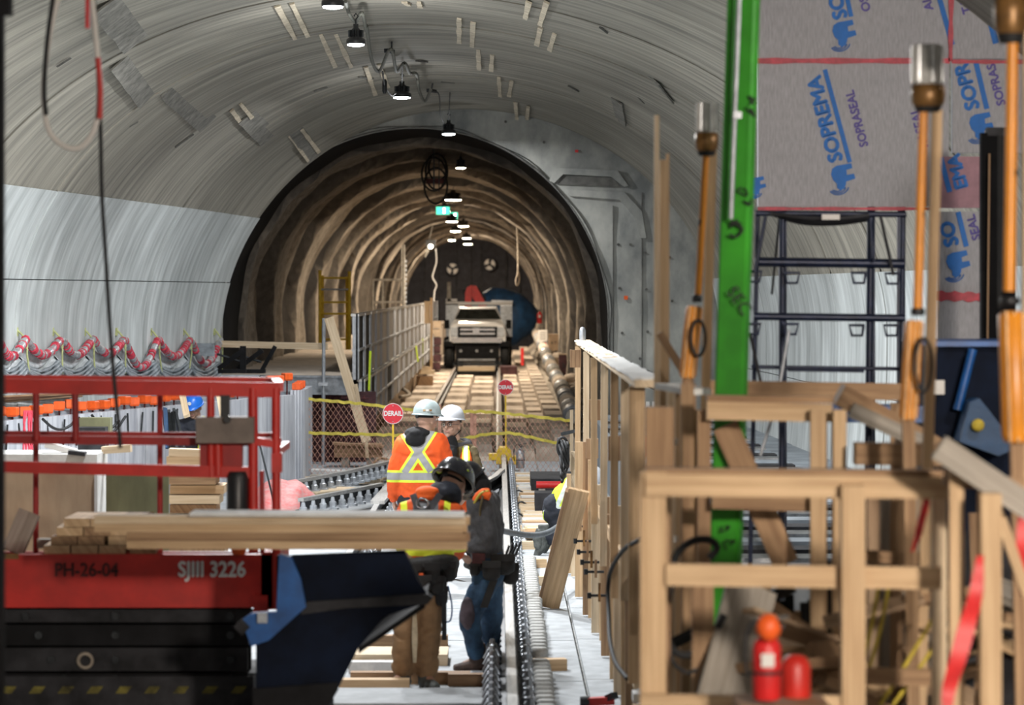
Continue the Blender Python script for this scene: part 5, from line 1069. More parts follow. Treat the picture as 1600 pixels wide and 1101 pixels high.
for k in range(26):
    px = 1294+k*13.5; top = 905+R.uniform(-30, 60) if px < 1500 else 800+R.uniform(-20, 130); a = P(px, top, 14.8); MB().beam((a.x, 14.8, 0), (a.x+R.uniform(-.08,.08), 14.8+R.uniform(-.1,.1), a.z), 16*14.8/F, .04, (0, 1, 0)).build('upright_offcut', R.choice(('lumber_grey', 'lumber_brown', 'machine_grey', 'lumber_brown')), pile)
for k in range(9):
    a = P(1185+k*12, 925+R.uniform(-10, 30), 14.9); MB().beam((a.x, 14.9, 0), (a.x, 14.9, a.z), 14*14.9/F, .04, (0, 1, 0)).build('upright_offcut', R.choice(('lumber_brown', 'machine_grey', 'machine_black')), pile)
t = T('grey_plank', 'wide grey plank leaning at the lower right behind the red extinguisher', 'plank', V((P(1130, 1100, 12.6).x, 12.6, 0)))
a, b = P(1175, 915, 13.0), P(1130, 1090, 12.6); b = a+(b-a)*(a.z/(a.z-b.z)); MB().beam(a, b, .22, .03, (0, 1, .2)).build('board', 'lumber_grey', t)
t = T('leaning_post', 'stout timber leaning in front of the grey plank', 'post', V((P(1092, 1100, 12.8).x, 12.8, 0))); postz(1098, 905, 12.8, 34, 'lumber_brown', t)
extinguisher(P(1198, 1092, 10.9), .30, 'red_plastic', 'red fire extinguisher with an orange top under the big foreground frame')
t = T('red_canister', 'dark red canister right of the foreground fire extinguisher', 'canister', P(1243, 1092, 11.1)); MB().lathe(P(1243, 1096, 11.1), [(.05,0),(.055,.02),(.055,.13),(.04,.16),(.02,.17)], 14).build('canister_body', 'lift_red', t)
t = T('safety_shelf', 'low plank carrying the red extinguisher and canister', 'plank', V((P(1215, 1100, 11).x, 11, 0))); MB().beam(P(1150, 1100, 11.0), P(1290, 1100, 11.0), .35, .03).build('board', 'lumber_brown', t)
for x in (1160, 1280): a = P(x, 1104, 11); MB().beam((a.x, 11, 0), (a.x, 11, a.z-.01), .05, .05, (0, 1, 0)).build('leg', 'lumber_brown', t)
c = P(1200, 980, 10.85); MB().ico(c, (.045, .045, .05), 2, lambda q: 1+.2*noise.noise(q*3)).build('orange_hood', 'cone_orange', None, 'orange hood over the top of the foreground fire extinguisher', 'hood')
for i, pts in enumerate((((1372,920),(1360,985),(1345,1045)),((1388,920),(1375,985),(1358,1045)),((1462,958),(1420,1030),(1375,1101)),((1458,1012),(1425,1060),(1395,1101)))):
    cable('yellow_rope', [P(x, y, 12.3) for x, y in pts], .008, 'rope_yellow', ('far left','second','third','last, lowest')[i]+' of the yellow ropes slanting behind the big frame', 'rope', 'slanting yellow ropes')
for i, (pts, w) in enumerate(((((1532,868),(1524,930),(1505,1000),(1484,1075),(1478,1120)), 24), (((1450,764),(1446,790),(1436,830),(1426,862)), 12), (((1600,770),(1597,850),(1598,930)), 18))):
    mb = MB(); q = smooth_path([P(x, y, (10.6, 11.5, 11.2)[i]) for x, y in pts], 5); ww = w*10.6/F
    mb.slab(lambda a_, b_: q[b_]+V(((a_-.5)*ww*(.45+.7*math.sin(PI*b_/(len(q)-1))), .008*math.sin(b_*.9+a_), 0)), 1, len(q)-1, (0, .004, 0)); mb.build('danger_tape', 'red_plastic', None, ('long twisted red tape at the lower right','short red tape beside the standing boards','red tape at the picture edge')[i], 'tape')
for i, pts in enumerate((((1050,905),(1056,868),(1080,846),(1108,843),(1120,856),(1108,872)), ((1052,900),(1042,950),(1045,1000),(1062,1022),(1090,1018),(1118,985),(1132,960)), ((1046,985),(1050,1030),(1072,1050),(1090,1046)))):
    cable('black_hose', [P(x, y, 13.0-.2*i) for x, y in pts], .016 if i < 2 else .009, 'black_rubber', ('upper black hose loop by the green column','big black hose loop hanging to the lower right','thin black cable under the hose loop')[i], 'hose')
t = T('plank_stack', 'pale planks lying on the ground behind the left foreground post', 'planks', PZ(1060, 1080))
for k in range(8): p = P(1060+R.uniform(-3,3), 1024+k*9, 17.6-.22*k); MB().box((p.x, p.y, max(.03, .42-.05*k)), (.5, .19, .05)).build('plank', ('lumber_pale','frost_white','lumber')[k % 3], t)
t = T('red_tool', 'small red and black power tool lying on the slab at the bottom edge', 'tool', PZ(935, 1099)); c = PZ(938, 1096, .03)
MB().beam(c+V((-.08,0,.0)), c+V((.09,.0,.01)), .07, .05).build('tool_body', 'lift_red', t); MB().lathe(c+V((-.1,0,.0)), [(.035,-.03),(.04,.03)], 10, (1,0,0)).build('chuck', 'black_plastic', t); MB().beam(c+V((.05,0,.02)), c+V((.09,-.06,.05)), .05, .04).build('handle', 'black_plastic', t)
# ------------------------------------------------------------ left: red scissor lift
YL = 17.0; t = T('scissor_lift', 'red scissor lift platform in the left foreground marked SJIII 3226', 'lift', V((P(150, 900, YL).x, YL+.4, 0)))
sl = YL/F; YF2 = YL+.8
def lrail(x0, y0, x1, y1, Y, hpx, mt='lift_red', name='rail', d=.04): a, b = P(x0, y0, Y), P(x1, y1, Y); return MB().beam(a, b, d, hpx*Y/F).build(name, mt, t)
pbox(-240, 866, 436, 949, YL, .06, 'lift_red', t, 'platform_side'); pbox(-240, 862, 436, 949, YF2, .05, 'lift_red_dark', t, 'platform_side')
pbox(-240, 930, 436, 948, YL+.03, .8, 'machine_black', t, 'deck'); pbox(408, 862, 436, 952, YL, .82, 'lift_red', t, 'end_plate')
pbox(396, 930, 418, 972, YL-.02, .1, 'lift_red', t, 'pivot_lug')
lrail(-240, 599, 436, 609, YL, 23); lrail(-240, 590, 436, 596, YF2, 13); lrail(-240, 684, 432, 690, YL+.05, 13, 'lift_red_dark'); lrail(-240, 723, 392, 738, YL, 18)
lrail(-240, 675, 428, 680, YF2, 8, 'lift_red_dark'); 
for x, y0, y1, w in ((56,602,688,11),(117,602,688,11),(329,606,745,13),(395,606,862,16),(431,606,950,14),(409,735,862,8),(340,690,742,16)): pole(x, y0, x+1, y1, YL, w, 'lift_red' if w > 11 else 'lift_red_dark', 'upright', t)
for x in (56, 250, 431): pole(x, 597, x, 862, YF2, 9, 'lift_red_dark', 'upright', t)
lrail(392, 688, 436, 694, YL, 12); pbox(424, 708, 440, 738, YL-.03, .08, 'lift_red', t, 'latch')
MB().box(P(440, 700, YL+.4), (.04, .8, .04)).build('gate_rail', 'lift_red', t); MB().beam(P(436, 604, YL), P(430, 597, YF2), .05, .05).build('end_rail', 'lift_red', t); MB().beam(P(434, 690, YL), P(428, 680, YF2), .04, .04).build('end_rail', 'lift_red_dark', t)
bx = pbox(306, 652, 396, 692, YL-.12, .22, 'box_taupe', t, 'control_box'); MB().box(P(352, 640, YL-.05), (.05, .05, .16)).build('joystick', 'black_plastic', bx); MB().lathe(P(356, 655, YL-.14), [(.02,0),(.02,.03)], 10, (0,-1,0)).build('stop_button', 'black_plastic', bx)
pbox(312, 690, 378, 742, YL, .1, 'lift_red_dark', t, 'box_bracket')
MB().lathe(P(371, 838, YL-.02), [(.052,0),(.06,.03),(.06,.33),(.045,.36)], 16).build('manual_tube', 'black_plastic', t); MB().lathe(P(373, 866, YL-.02), [(.035,0),(.045,.03),(.045,.07),(.02,.09)], 14).build('beacon', 'cone_orange', t)
lettering('SJIII 3226', 33*sl, P(331, 890, YL-.006), t, 'white_paint', bold=.004, xs=.86)
lettering('PH-26-04', 30*sl, P(135, 891, YL-.006), t, 'rebar_red', bold=.002, xs=.86)
MB().box(P(15, 869, YL-.004), (.10, .004, .03)).build('label_plate', 'bronze', t)
# folded scissor stack
for k, (y0, y1) in enumerate(((952, 972), (976, 1008), (1012, 1048), (1052, 1068))):
    for Y in (YL+.04, YL+.66):
        q = pbox(-220, y0, 392+R.uniform(-10, 10), y1, Y, .05, 'machine_grey' if k in (0, 2) else 'machine_black', t, 'scissor_arm')
    for px in (40+k*20, 180, 360): MB().lathe(P(px, (y0+y1)/2, YL+.03), [(.022,-.01),(.022,.74)], 10, (0, 1, 0)).build('pivot_pin', 'dark_steel', t)
MB().tube([P(133+11*math.cos(a), 1032+11*math.sin(a), YL+.02) for a in [i*2*PI/20 for i in range(20)]], .010, 8, True).build('hub_ring', 'rubble', t)
pbox(-220, 948, 392, 1070, YL+.3, .05, 'machine_black', t, 'gap_backing')  # added dark sheet, closes the bright gaps between the arms
for k in range(2): pass
a = P(-220, 1070, YL); b = P(396, 1070, YL); MB().box(((a.x+b.x)/2, YL+.38, (a.z+.12)/2+.05), (b.x-a.x, .78, a.z-.12)).build('chassis', 'machine_grey', t)
for k in range(9): MB().prism([P(0+k*45, 1083, YL-.016), P(18+k*45, 1083, YL-.016), P(26+k*45, 1072, YL-.016), P(8+k*45, 1072, YL-.016)], (0, .008, 0)).build('hazard_stripe', 'hazard_yellow', t)
pbox(-220, 1066, 396, 1087, YL-.008, .01, 'machine_black', t, 'stripe_band')
for px in (-150, 330):
    for Y in (YL+.0, YL+.8): c = P(px, 455, Y); MB().lathe((c.x, Y-.06, .17), [(.10,0),(.17,.01),(.17,.11),(.10,.12)], 20, (0, 1, 0)).build('wheel', 'black_rubber', t)
# dark dumper hopper with blue side plate
YH = 15.6; t = T('dumper_hopper', 'dark steel dumper hopper with a blue side plate, right of the lift', 'hopper', V((P(540, 1000, YH).x, YH+.5, 0)))
def hop(pts, Y, d, mt, name): return MB().prism([P(x, y, Y) for x, y in pts], (0, d, 0)).build(name, mt, t)
hop(((432,868),(632,860),(652,905),(668,928),(470,940),(432,930)), YH+.0, .03, 'machine_navy', 'upper_wall')
hop(((470,941),(668,928),(676,934),(668,944),(540,950),(470,960)), YH-.05, .1, 'machine_grey', 'rim_bar')
hop(((400,1000),(470,950),(640,942),(664,942),(602,962),(560,1012),(528,1076),(505,1120),(400,1120)), YH-.02, .04, 'machine_navy', 'lower_wall')
hop(((395,1076),(528,1066),(528,1078),(500,1125),(395,1125)), YH-.05, .05, 'machine_black', 'sill')
hop(((436,866),(455,870),(470,905),(478,948),(420,1000),(392,1010),(378,968),(392,958),(432,955)), YH-.08, .06, 'machine_blue', 'side_plate')
MB().box(P(410, 965, YH-.10), (.05, .02, .05)).build('worn_patch', 'galv', t)
MB().beam(P(385, 985, YH-.1), P(372, 972, YH-.1), .10, .05).build('hook_plate', 'machine_grey', t)
pb_ = []                                                            # the far side of the tub and its floor
hop(((432,868),(632,860),(668,928),(560,1012),(505,1120),(432,1120)), YH+1.0, .04, 'machine_black', 'back_wall')
a, b = P(560, 1012, YH), P(664, 940, YH); MB().prism([a, b, b+V((0,1.0,0)), a+V((0,1.0,0))], (0, 0, -.03)).build('floor_plate', 'machine_black', t)
a = P(505, 1120, YH); b = P(432, 1120, YH); MB().box(((a.x+b.x)/2, YH+.5, a.z/2), (a.x-b.x, 1.0, a.z)).build('chassis', 'machine_black', t)
# timber pack lying over lift and hopper
t = T('timber_pack', 'long pack of sawn boards lying across the hopper towards the workers', 'timber', V((P(480, 858, 15.7).x, 15.7, P(480, 858, 15.7).z)))
for k in range(4):
    for j in range(2):
        y = 812+k*13; a, b = P(150 if k < 2 else 200, y-2, 15.5+.14*j+.0), P(728-4*(k % 2)+6*j, y, 15.5+.14*j); MB().beam(a, b, .135, 12.6*15.5/F).build('board', ('lumber_pale' if k == 0 else 'lumber', 'lumber')[j] if k != 2 else 'lumber_brown', t)
rail(300, 801, 726, 803, 15.52, 5, .26, 'frost_white', t, name='frost_layer')
MB().tube([P(716, 806, 15.45), P(716, 856, 15.45)], .006, 5).build('strap', 'lime_band', t)
t = T('offcut_stack', 'short brown timbers stacked inside the red lift platform', 'timber', V((P(200, 860, 17.3).x, 17.3, P(200, 862, 17.3).z)))
for r_ in range(4):
    for k in range(4-(r_ > 2)):
        MB().box(P(100+k*42+r_*9+R.uniform(-4,4), 853-r_*14, 17.3), (.145, .5, .047), R.uniform(-.06, .06)).build('block', R.choice(('lumber', 'lumber_brown', 'lumber')), t)
MB().beam(P(60, 848, 17.5), P(250, 850, 17.5), .1, .05).build('board', 'lumber_grey', t)
MB().beam(P(20, 862, 17.35), P(46, 800, 17.4), .12, .08, (0,1,0)).build('board', 'lumber_grey', t)
# sheets and clutter behind the lift
def sheet_thing(name, lb, x0, y0, x1, y1, Y, mt, cat='sheet', th=.03):
    a, b = P(x0, y1, Y), P(x1, y0, Y); t = T(name, lb, cat, V(((a.x+b.x)/2, Y, 0))); MB().box(((a.x+b.x)/2, Y, b.z/2), (b.x-a.x, th, b.z)).build('sheet_face', mt, t); return t
q = sheet_thing('plywood_sheet', 'large reddish plywood sheet standing behind the lift', -200, 738, 150, 900, 21, 'plywood'); MB().beam(P(150, 740, 20.97), P(150, 860, 20.97), .02, .02, (0,1,0)).build('edge_strip', 'paper', q)
sheet_thing('plywood_sheet', 'olive green plywood sheet right of the reddish one', 166, 738, 264, 900, 21.4, 'plywood_green')
q = sheet_thing('site_table', 'long white bench top seen through the lift rails', -200, 706, 160, 716, 22.5, 'frost_white', 'bench', .6)
t = T('timber_stack', 'stack of tan squared timbers at the right of the green plywood', 'timber', V((P(310, 800, 23).x, 23, 0)))
for r_ in range(7):
    a, b = P(264+r_ % 2*4, 718+r_*15, 23), P(352-(r_ % 3)*6, 718+r_*15, 23); MB().box(((a.x+b.x)/2, 23+r_ % 2*.05, a.z), (b.x-a.x, .35, 13*23/F)).build('timber', ('lumber', 'lumber_pale', 'lumber_brown')[r_ % 3], t)
a, b = P(264, 830, 23.1), P(352, 830, 23.1); MB().box(((a.x+b.x)/2, 23.2, b.z/2), (b.x-a.x, .3, b.z)).build('bearer', 'lumber_brown', t)
for i, (x0, y0, x1, y1, w, mt, lb, Y) in enumerate(((72,694,118,706,9,'paper','white slanted strip on the white bench top',22.4),(108,706,134,709,6,'machine_grey','dark short batten on the bench top',22.2),(160,703,205,700,11,'lumber_pale','pale block at the bench end',22.6),(265,706,350,709,12,'lumber_pale','pale timber over the tan stack',22.9))):
    rail_t = T('loose_batten', lb, 'batten', P((x0+x1)/2, max(y0, y1)+w/2, Y)); rail(x0, y0, x1, y1, Y, w, .12, mt, rail_t, name='batten_body')
MB().box(P(150, 672, 30)+V((0,0,0)), (.3, .2, .25)).build('green_crate', 'plywood_green', None, 'green crate by the platform wall behind the lift', 'crate')
MB().box(P(146, 686, 29.8), (.26, .3, .24)).build('grey_case', 'machine_grey', None, 'grey case under the green crate', 'case')
MB().beam(P(395, 650, 33), P(442, 841, 33), .02, .02, (0,1,0)).build('guy_rod', 'dark_steel', None, 'thin dark rod leaning against the platform column', 'rod')
for i in range(2): MB().beam(P(284+i*58, 612, 36), P(292+i*58, 650+i*10, 35.6), .07, .04, (0,1,0)).build('prop_board', 'lumber_pale', None, ('left','right')[i]+' pale prop board beside the worker in the blue helmet', 'board')
# timbers on the slab at the workers' feet
for i, (x0, x1, y, h, dpt, mt, lb) in enumerate(((560,700,1003,14,.10,'lumber_brown','dark timber farthest under the workers'),(540,700,1030,10,.5,'lumber_pale','wide pale board behind the man in tan trousers'),(545,620,1046,12,.12,'frost_white','pale timber end beside the tan trousers'),(548,735,1060,18,.10,'lumber_brown','brown timber beside the tan trousers'),(530,640,1077,7,.12,'lumber','thin timber under the nearest boots'),(700,765,1062,20,.10,'lumber_brown','short dark timber near the rail'))):
    p = PZ(x0, y+h/2); a, b = P(x0, y, p.y), P(x1, y+2, p.y); MB().beam(V((a.x, p.y, max(.045, a.z))), V((b.x, p.y, max(.045, a.z))), dpt, .085).build('bearer_block', mt, None, lb, 'timber', 'bearers under the workers')
a, b = PZ(505, 1101), PZ(768, 1101); MB().box(((a.x+b.x)/2, a.y-.25, .05), (b.x-a.x, .75, .09)).build('concrete_step', 'floor_concrete', None, 'white concrete slab edge at the bottom of the picture', 'slab')
# cables and posts at the top left
cable('white_loop_cable', [P(x, y, 14) for x, y in ((94,-14),(80,40),(71,100),(68,150),(75,200),(95,225),(120,232),(140,216),(153,180),(154,110),(144,0),(142,-14))], .013, 'paper', 'pale cable hanging in a long loop at the upper left')
cable('black_drop_cable', [P(x, y, 14.4) for x, y in ((146,-14),(152,90),(157,200),(159,300),(165,400),(171,500),(178,590),(184,650),(188,700))], .010, 'black_rubber', 'thin black cable hanging past the loop down to the lift')
cable('black_strand', [P(x, y, 13.9) for x, y in ((84,-14),(73,70),(69,140),(72,180))], .011, 'black_rubber', 'black strand taped along the left of the loop')
MB().box(P(137, 15, 14), (.018, .02, .17)).build('red_tag', 'red_plastic', None, 'red tag on the cables at the top edge', 'tag'); MB().tube([P(153, 90, 13.95), P(157, 140, 13.95), P(156, 185, 13.95)], .014, 6).build('red_wrap', 'lift_red', None, 'red tape wound on the hanging cables', 'tape')
t = T('black_mast', 'black mast cut by the left edge of the picture', 'mast', V((P(-6, 600, 12).x, 12, 0))); a = P(-8, -20, 12); MB().beam((a.x, 12, 0), (a.x, 12, a.z), 28*12/F, .06, (0, 1, 0)).build('shaft', 'machine_black', t); MB().box(P(4, 6, 12), (.07, .08, .09)).build('bracket', 'machine_black', t)
# ------------------------------------------------------------ people
def vest_mat(name, base, lines, tape=(.33,.33,.34), edge=(.72,.85,.06), rough=.75):
    m = mat(name, base, rough, var=.14, scale=9, bump=.25); nt = m.node_tree; n = nt.nodes; L = nt.links; b = n['Principled BSDF']
    src = b.inputs['Base Color'].links[0].from_socket; tc = n.new('ShaderNodeTexCoord'); sp = n.new('ShaderNodeSeparateXYZ'); L.new(tc.outputs['Object'], sp.inputs[0])
    def mth(op, a, c=None, d=None):
        q = n.new('ShaderNodeMath'); q.operation = op
        for i, v in enumerate((a, c, d)):
            if v is None: continue
            if isinstance(v, (int, float)): q.inputs[i].default_value = v
            else: L.new(v, q.inputs[i])
        return q.outputs[0]
    def mask(hw, k):
        out = None
        for (x0, z0, x1, z1, w, e) in lines:
            d = V((x1-x0, z1-z0)); l = d.length; nx, nz = -d.y/l, d.x/l; c = nx*x0+nz*z0
            dist = mth('ABSOLUTE', mth('SUBTRACT', mth('ADD', mth('MULTIPLY', sp.outputs[0], nx), mth('MULTIPLY', sp.outputs[2], nz)), c))
            a = mth('LESS_THAN', dist, w+(e if k else 0))
            tx, tz = d.x/l, d.y/l; t0 = tx*x0+tz*z0; al = mth('ADD', mth('MULTIPLY', sp.outputs[0], tx), mth('MULTIPLY', sp.outputs[2], tz))
            a = mth('MULTIPLY', a, mth('MULTIPLY', mth('GREATER_THAN', al, t0), mth('LESS_THAN', al, t0+l)))
            out = a if out is None else mth('MAXIMUM', out, a)
        return out
    for k, colr in ((1, edge), (0, tape)):
        mx = n.new('ShaderNodeMix'); mx.data_type = 'RGBA'; L.new(mask(0, k), mx.inputs[0]); L.new(src, mx.inputs[6]); mx.inputs[7].default_value = (*colr, 1); src = mx.outputs[2]
    L.new(src, b.inputs['Base Color']); MT[name] = m
m_('skin', (.55,.33,.24), .55, var=.12, scale=14, bump=.05); m_('skin_dark', (.28,.16,.11), .55, var=.12, scale=14, bump=.05)
m_('hair', (.05,.04,.035), .8, var=.2, scale=30, bump=.3); m_('eye_white', (.75,.75,.72), .2, var=0, bump=0); m_('eye_dark', (.03,.02,.015), .15, var=0, bump=0)
m_('lip', (.42,.19,.16), .5, var=0, bump=0)
m_('helmet_white', (.56,.585,.63), .35, var=.10, scale=9, bump=.02); m_('helmet_teal', (.42,.50,.51), .4, var=.18, scale=9, bump=.02); m_('helmet_blue', (.01,.14,.60), .35, var=.1, scale=9, bump=.02)
m_('helmet_camo', (.03,.03,.035), .22, var=.1, scale=9, bump=.02, col2=(.012,.012,.015)); m_('camo_sticker', (.55,.52,.34), .5, var=.5, scale=22, bump=0, col2=(.08,.08,.07))
m_('navy_cloth', (.018,.022,.035), .85, var=.3, scale=9, bump=.4); m_('black_cloth', (.012,.012,.014), .9, var=.3, scale=9, bump=.4)
m_('grey_cloth', (.095,.095,.105), .9, var=.25, scale=14, bump=.5); m_('olive_cloth', (.17,.13,.06), .85, var=.25, scale=9, bump=.5); m_('tan_cloth', (.36,.22,.11), .85, var=.22, scale=7, bump=.4, col2=(.24,.14,.07))
m_('denim', (.05,.12,.22), .9, var=.35, scale=7, bump=.5, col2=(.02,.045,.09)); m_('knee_cloth', (.13,.10,.12), .9, var=.4, scale=9, bump=.5)
m_('boot_brown', (.10,.06,.045), .7, var=.3, scale=12, bump=.3); m_('boot_grey', (.13,.14,.13), .75, var=.35, scale=14, bump=.4)
m_('belt_black', (.018,.017,.017), .65, var=.3, scale=14, bump=.4); m_('strap_cream', (.60,.50,.34), .7, var=.2, scale=14, bump=.1); m_('orange_cloth', (.95,.14,.012), .8, var=.12, scale=9, bump=.3)
def remesh(mb, name, mt, parent, voxel=.012, smooth=4, fold=0, fs=9, label=None, noise_seed=0):
    me = mb.mesh(name+'_raw', mt, WL(parent)); o = bpy.data.objects.new('raw', me)
    r = o.modifiers.new('r', 'REMESH'); r.mode = 'VOXEL'; r.voxel_size = voxel; r.use_smooth_shade = True
    sm = o.modifiers.new('s', 'SMOOTH'); sm.iterations = smooth; sm.factor = .5
    new = evaluated(o); bpy.data.meshes.remove(me); new.name = name
    if fold:
        cs = [v.co.copy() for v in new.vertices]; ns = [v.normal.copy() for v in new.vertices]
        for v, p, n_ in zip(new.vertices, cs, ns):
            q = V((p.x*fs, p.y*fs, p.z*fs*1.5+noise_seed)); k = noise.noise(q+V((0, 0, 2*noise.noise(q*.5)))); v.co = p+n_*(fold*(k-abs(k)*.6)+fold*.3*noise.noise(q*2.6))
    new.materials.clear(); new.materials.append(MT[mt])
    for p in new.polygons: p.use_smooth = True
    q = bpy.data.objects.new(name, new); COL.objects.link(q); q.parent = parent
    if label: q['label'] = label
    return q
def frame(fwd, up=(0, 0, 1)):                                       # columns: right, back, up of a head looking along fwd
    f = V(fwd).normalized(); r = f.cross(V(up)).normalized(); u = r.cross(f); return Matrix((r, -f, u)).transposed()
def xf(mb, start, M, c):
    for i in range(start, len(mb.v)): mb.v[i] = V(c)+M@mb.v[i]
def head_shape(mb, c, M, s=1):
    k = len(mb.v)
    mb.ico((0, .012*s, .02*s), (.078*s, .096*s, .105*s), 3)          # skull
    mb.ico((0, -.022*s, -.050*s), (.058*s, .066*s, .068*s), 3)       # jaw and cheeks
    mb.ico((0, -.072*s, -.098*s), (.024*s, .020*s, .020*s), 2)       # chin
    mb.tube([V((0, -.082*s, .012*s)), V((0, -.098*s, -.012*s)), V((0, -.112*s, -.030*s))], [.010*s, .013*s, .017*s], 8)   # nose
    for q in (-1, 1):
        mb.ico((q*.080*s, .010*s, -.012*s), (.010*s, .020*s, .034*s), 2); mb.ico((q*.032*s, -.078*s, .018*s), (.024*s, .012*s, .008*s), 2); mb.ico((q*.036*s, -.066*s, -.035*s), (.022*s, .018*s, .020*s), 2)
    mb.ico((0, -.085*s, -.062*s), (.026*s, .010*s, .010*s), 2)
    mb.tube([V((0, .02*s, -.04*s)), V((0, .03*s, -.15*s))], [.058*s, .060*s], 12)
    xf(mb, k, M, c)
def face_bits(c, M, par, s=1, glasses=False, hair='hair'):
    for q in (-1, 1):
        e = V(c)+M@V((q*.031*s, -.083*s, .004*s)); o = MB().ico(e, .0125*s, 2).build('eye', 'eye_white', par)
        MB().ico(e+M@V((0, -.010*s, 0)), .0062*s, 2).build('iris', 'eye_dark', o)
        mb = MB(); mb.tube([V(c)+M@V((q*x*s, -y*s, z*s)) for x, y, z in ((.016,.090,.024),(.032,.090,.030),(.048,.078,.024))], .0045*s, 6); mb.build('eyebrow', hair, par)
    mb = MB(); mb.tube([V(c)+M@V((x*s, -y*s, -.062*s)) for x, y in ((-.024,.088),(0,.097),(.024,.088))], .0055*s, 6); mb.build('mouth', 'lip', par)
    if glasses:
        for q in (-1, 1):
            MB().tube([V(c)+M@V((q*.031*s+.022*s*math.cos(a), -.102*s, .004*s+.016*s*math.sin(a))) for a in [i*2*PI/14 for i in range(14)]], .0022, 5, True).build('glasses_rim', 'black_plastic', par)
            MB().tube([V(c)+M@V((q*.053*s, -.10*s, .008*s)), V(c)+M@V((q*.082*s, -.01*s, .008*s))], .002, 5).build('glasses_arm', 'black_plastic', par)
def hand(mb, w, d, palm_n, s=1, curl=.9, side=1):                   # w wrist, d direction of the palm, palm_n its normal
    w = V(w); d = V(d).normalized(); n = V(palm_n); n = (n-d*n.dot(d)).normalized(); x = d.cross(n)*side
    mb.tube([w-d*.03, w, w+d*.02], [.028*s, .026*s, .027*s], 10)
    for k in (-1, -.33, .33, 1): mb.tube([w+d*.01+x*k*.014*s, w+d*.09*s+x*k*.031*s], [.015*s, .013*s], 8)
    for k, L_ in ((-1, .070), (-.33, .080), (.33, .076), (1, .058)):
        p = w+d*.088*s+x*k*.031*s; pts = [p]; a = .25
        for f_, q in ((.45, .3), (.3, 1), (.25, 1)):
            dd = d*math.cos(a)+n*math.sin(a); p = p+dd*L_*s*f_; pts.append(p); a += curl*q*.8
        mb.tube(pts, [.0095*s, .009*s, .0082*s, .0065*s], 8)
    p = w+d*.03*s-x*.026*s; mb.tube([p, p-x*.028*s+d*.022*s+n*.012*s, p-x*.030*s+d*.052*s+n*.028*s, p-x*.018*s+d*.072*s+n*.036*s], [.014*s, .0115*s, .010*s, .007*s], 8)
def limb(mb, pts, rs, n=12):
    sp = []; rr = []
    for i in range(len(pts)-1):
        for j in range(6): sp.append(V(pts[i]).lerp(V(pts[i+1]), j/6)); rr.append(lerp(rs[i], rs[i+1], j/6))
    sp.append(V(pts[-1])); rr.append(rs[-1])
    for _ in range(2): sp = [sp[0]]+[(sp[i-1]+sp[i]*2+sp[i+1])/4 for i in range(1, len(sp)-1)]+[sp[-1]]
    mb.tube(sp, rr, n); mb.ico(sp[0], rs[0]*.98, 2); mb.ico(sp[-1], rs[-1]*.98, 2)
def torso(mb, shL, shR, hpL, hpR, k=1, wid=1, bot=1.0, lean=None):
    shL, shR, hpL, hpR = map(V, (shL, shR, hpL, hpR)); cs, ch = (shL+shR)/2, (hpL+hpR)/2
    fwd = (lean or V((0, 0, 0)))
    for t_, rs in ((.78*wid, (.080, .098, .092, .100)), (.40*wid, (.092, .115, .102, .108)), (0, (.080, .112, .100, .105))):
        for q in ((-1, 1) if t_ else (1,)):
            a = cs+(shR-cs)*t_*q; b = ch+(hpR-ch)*t_*1.15*q*bot
            limb(mb, [a-V((0,0,.01)), a.lerp(b, .3)+fwd*.5, a.lerp(b, .65)+fwd, b], [x*k for x in rs])
    limb(mb, [shL, cs+V((0,0,.02)), shR], [.070*k, .085*k, .070*k])
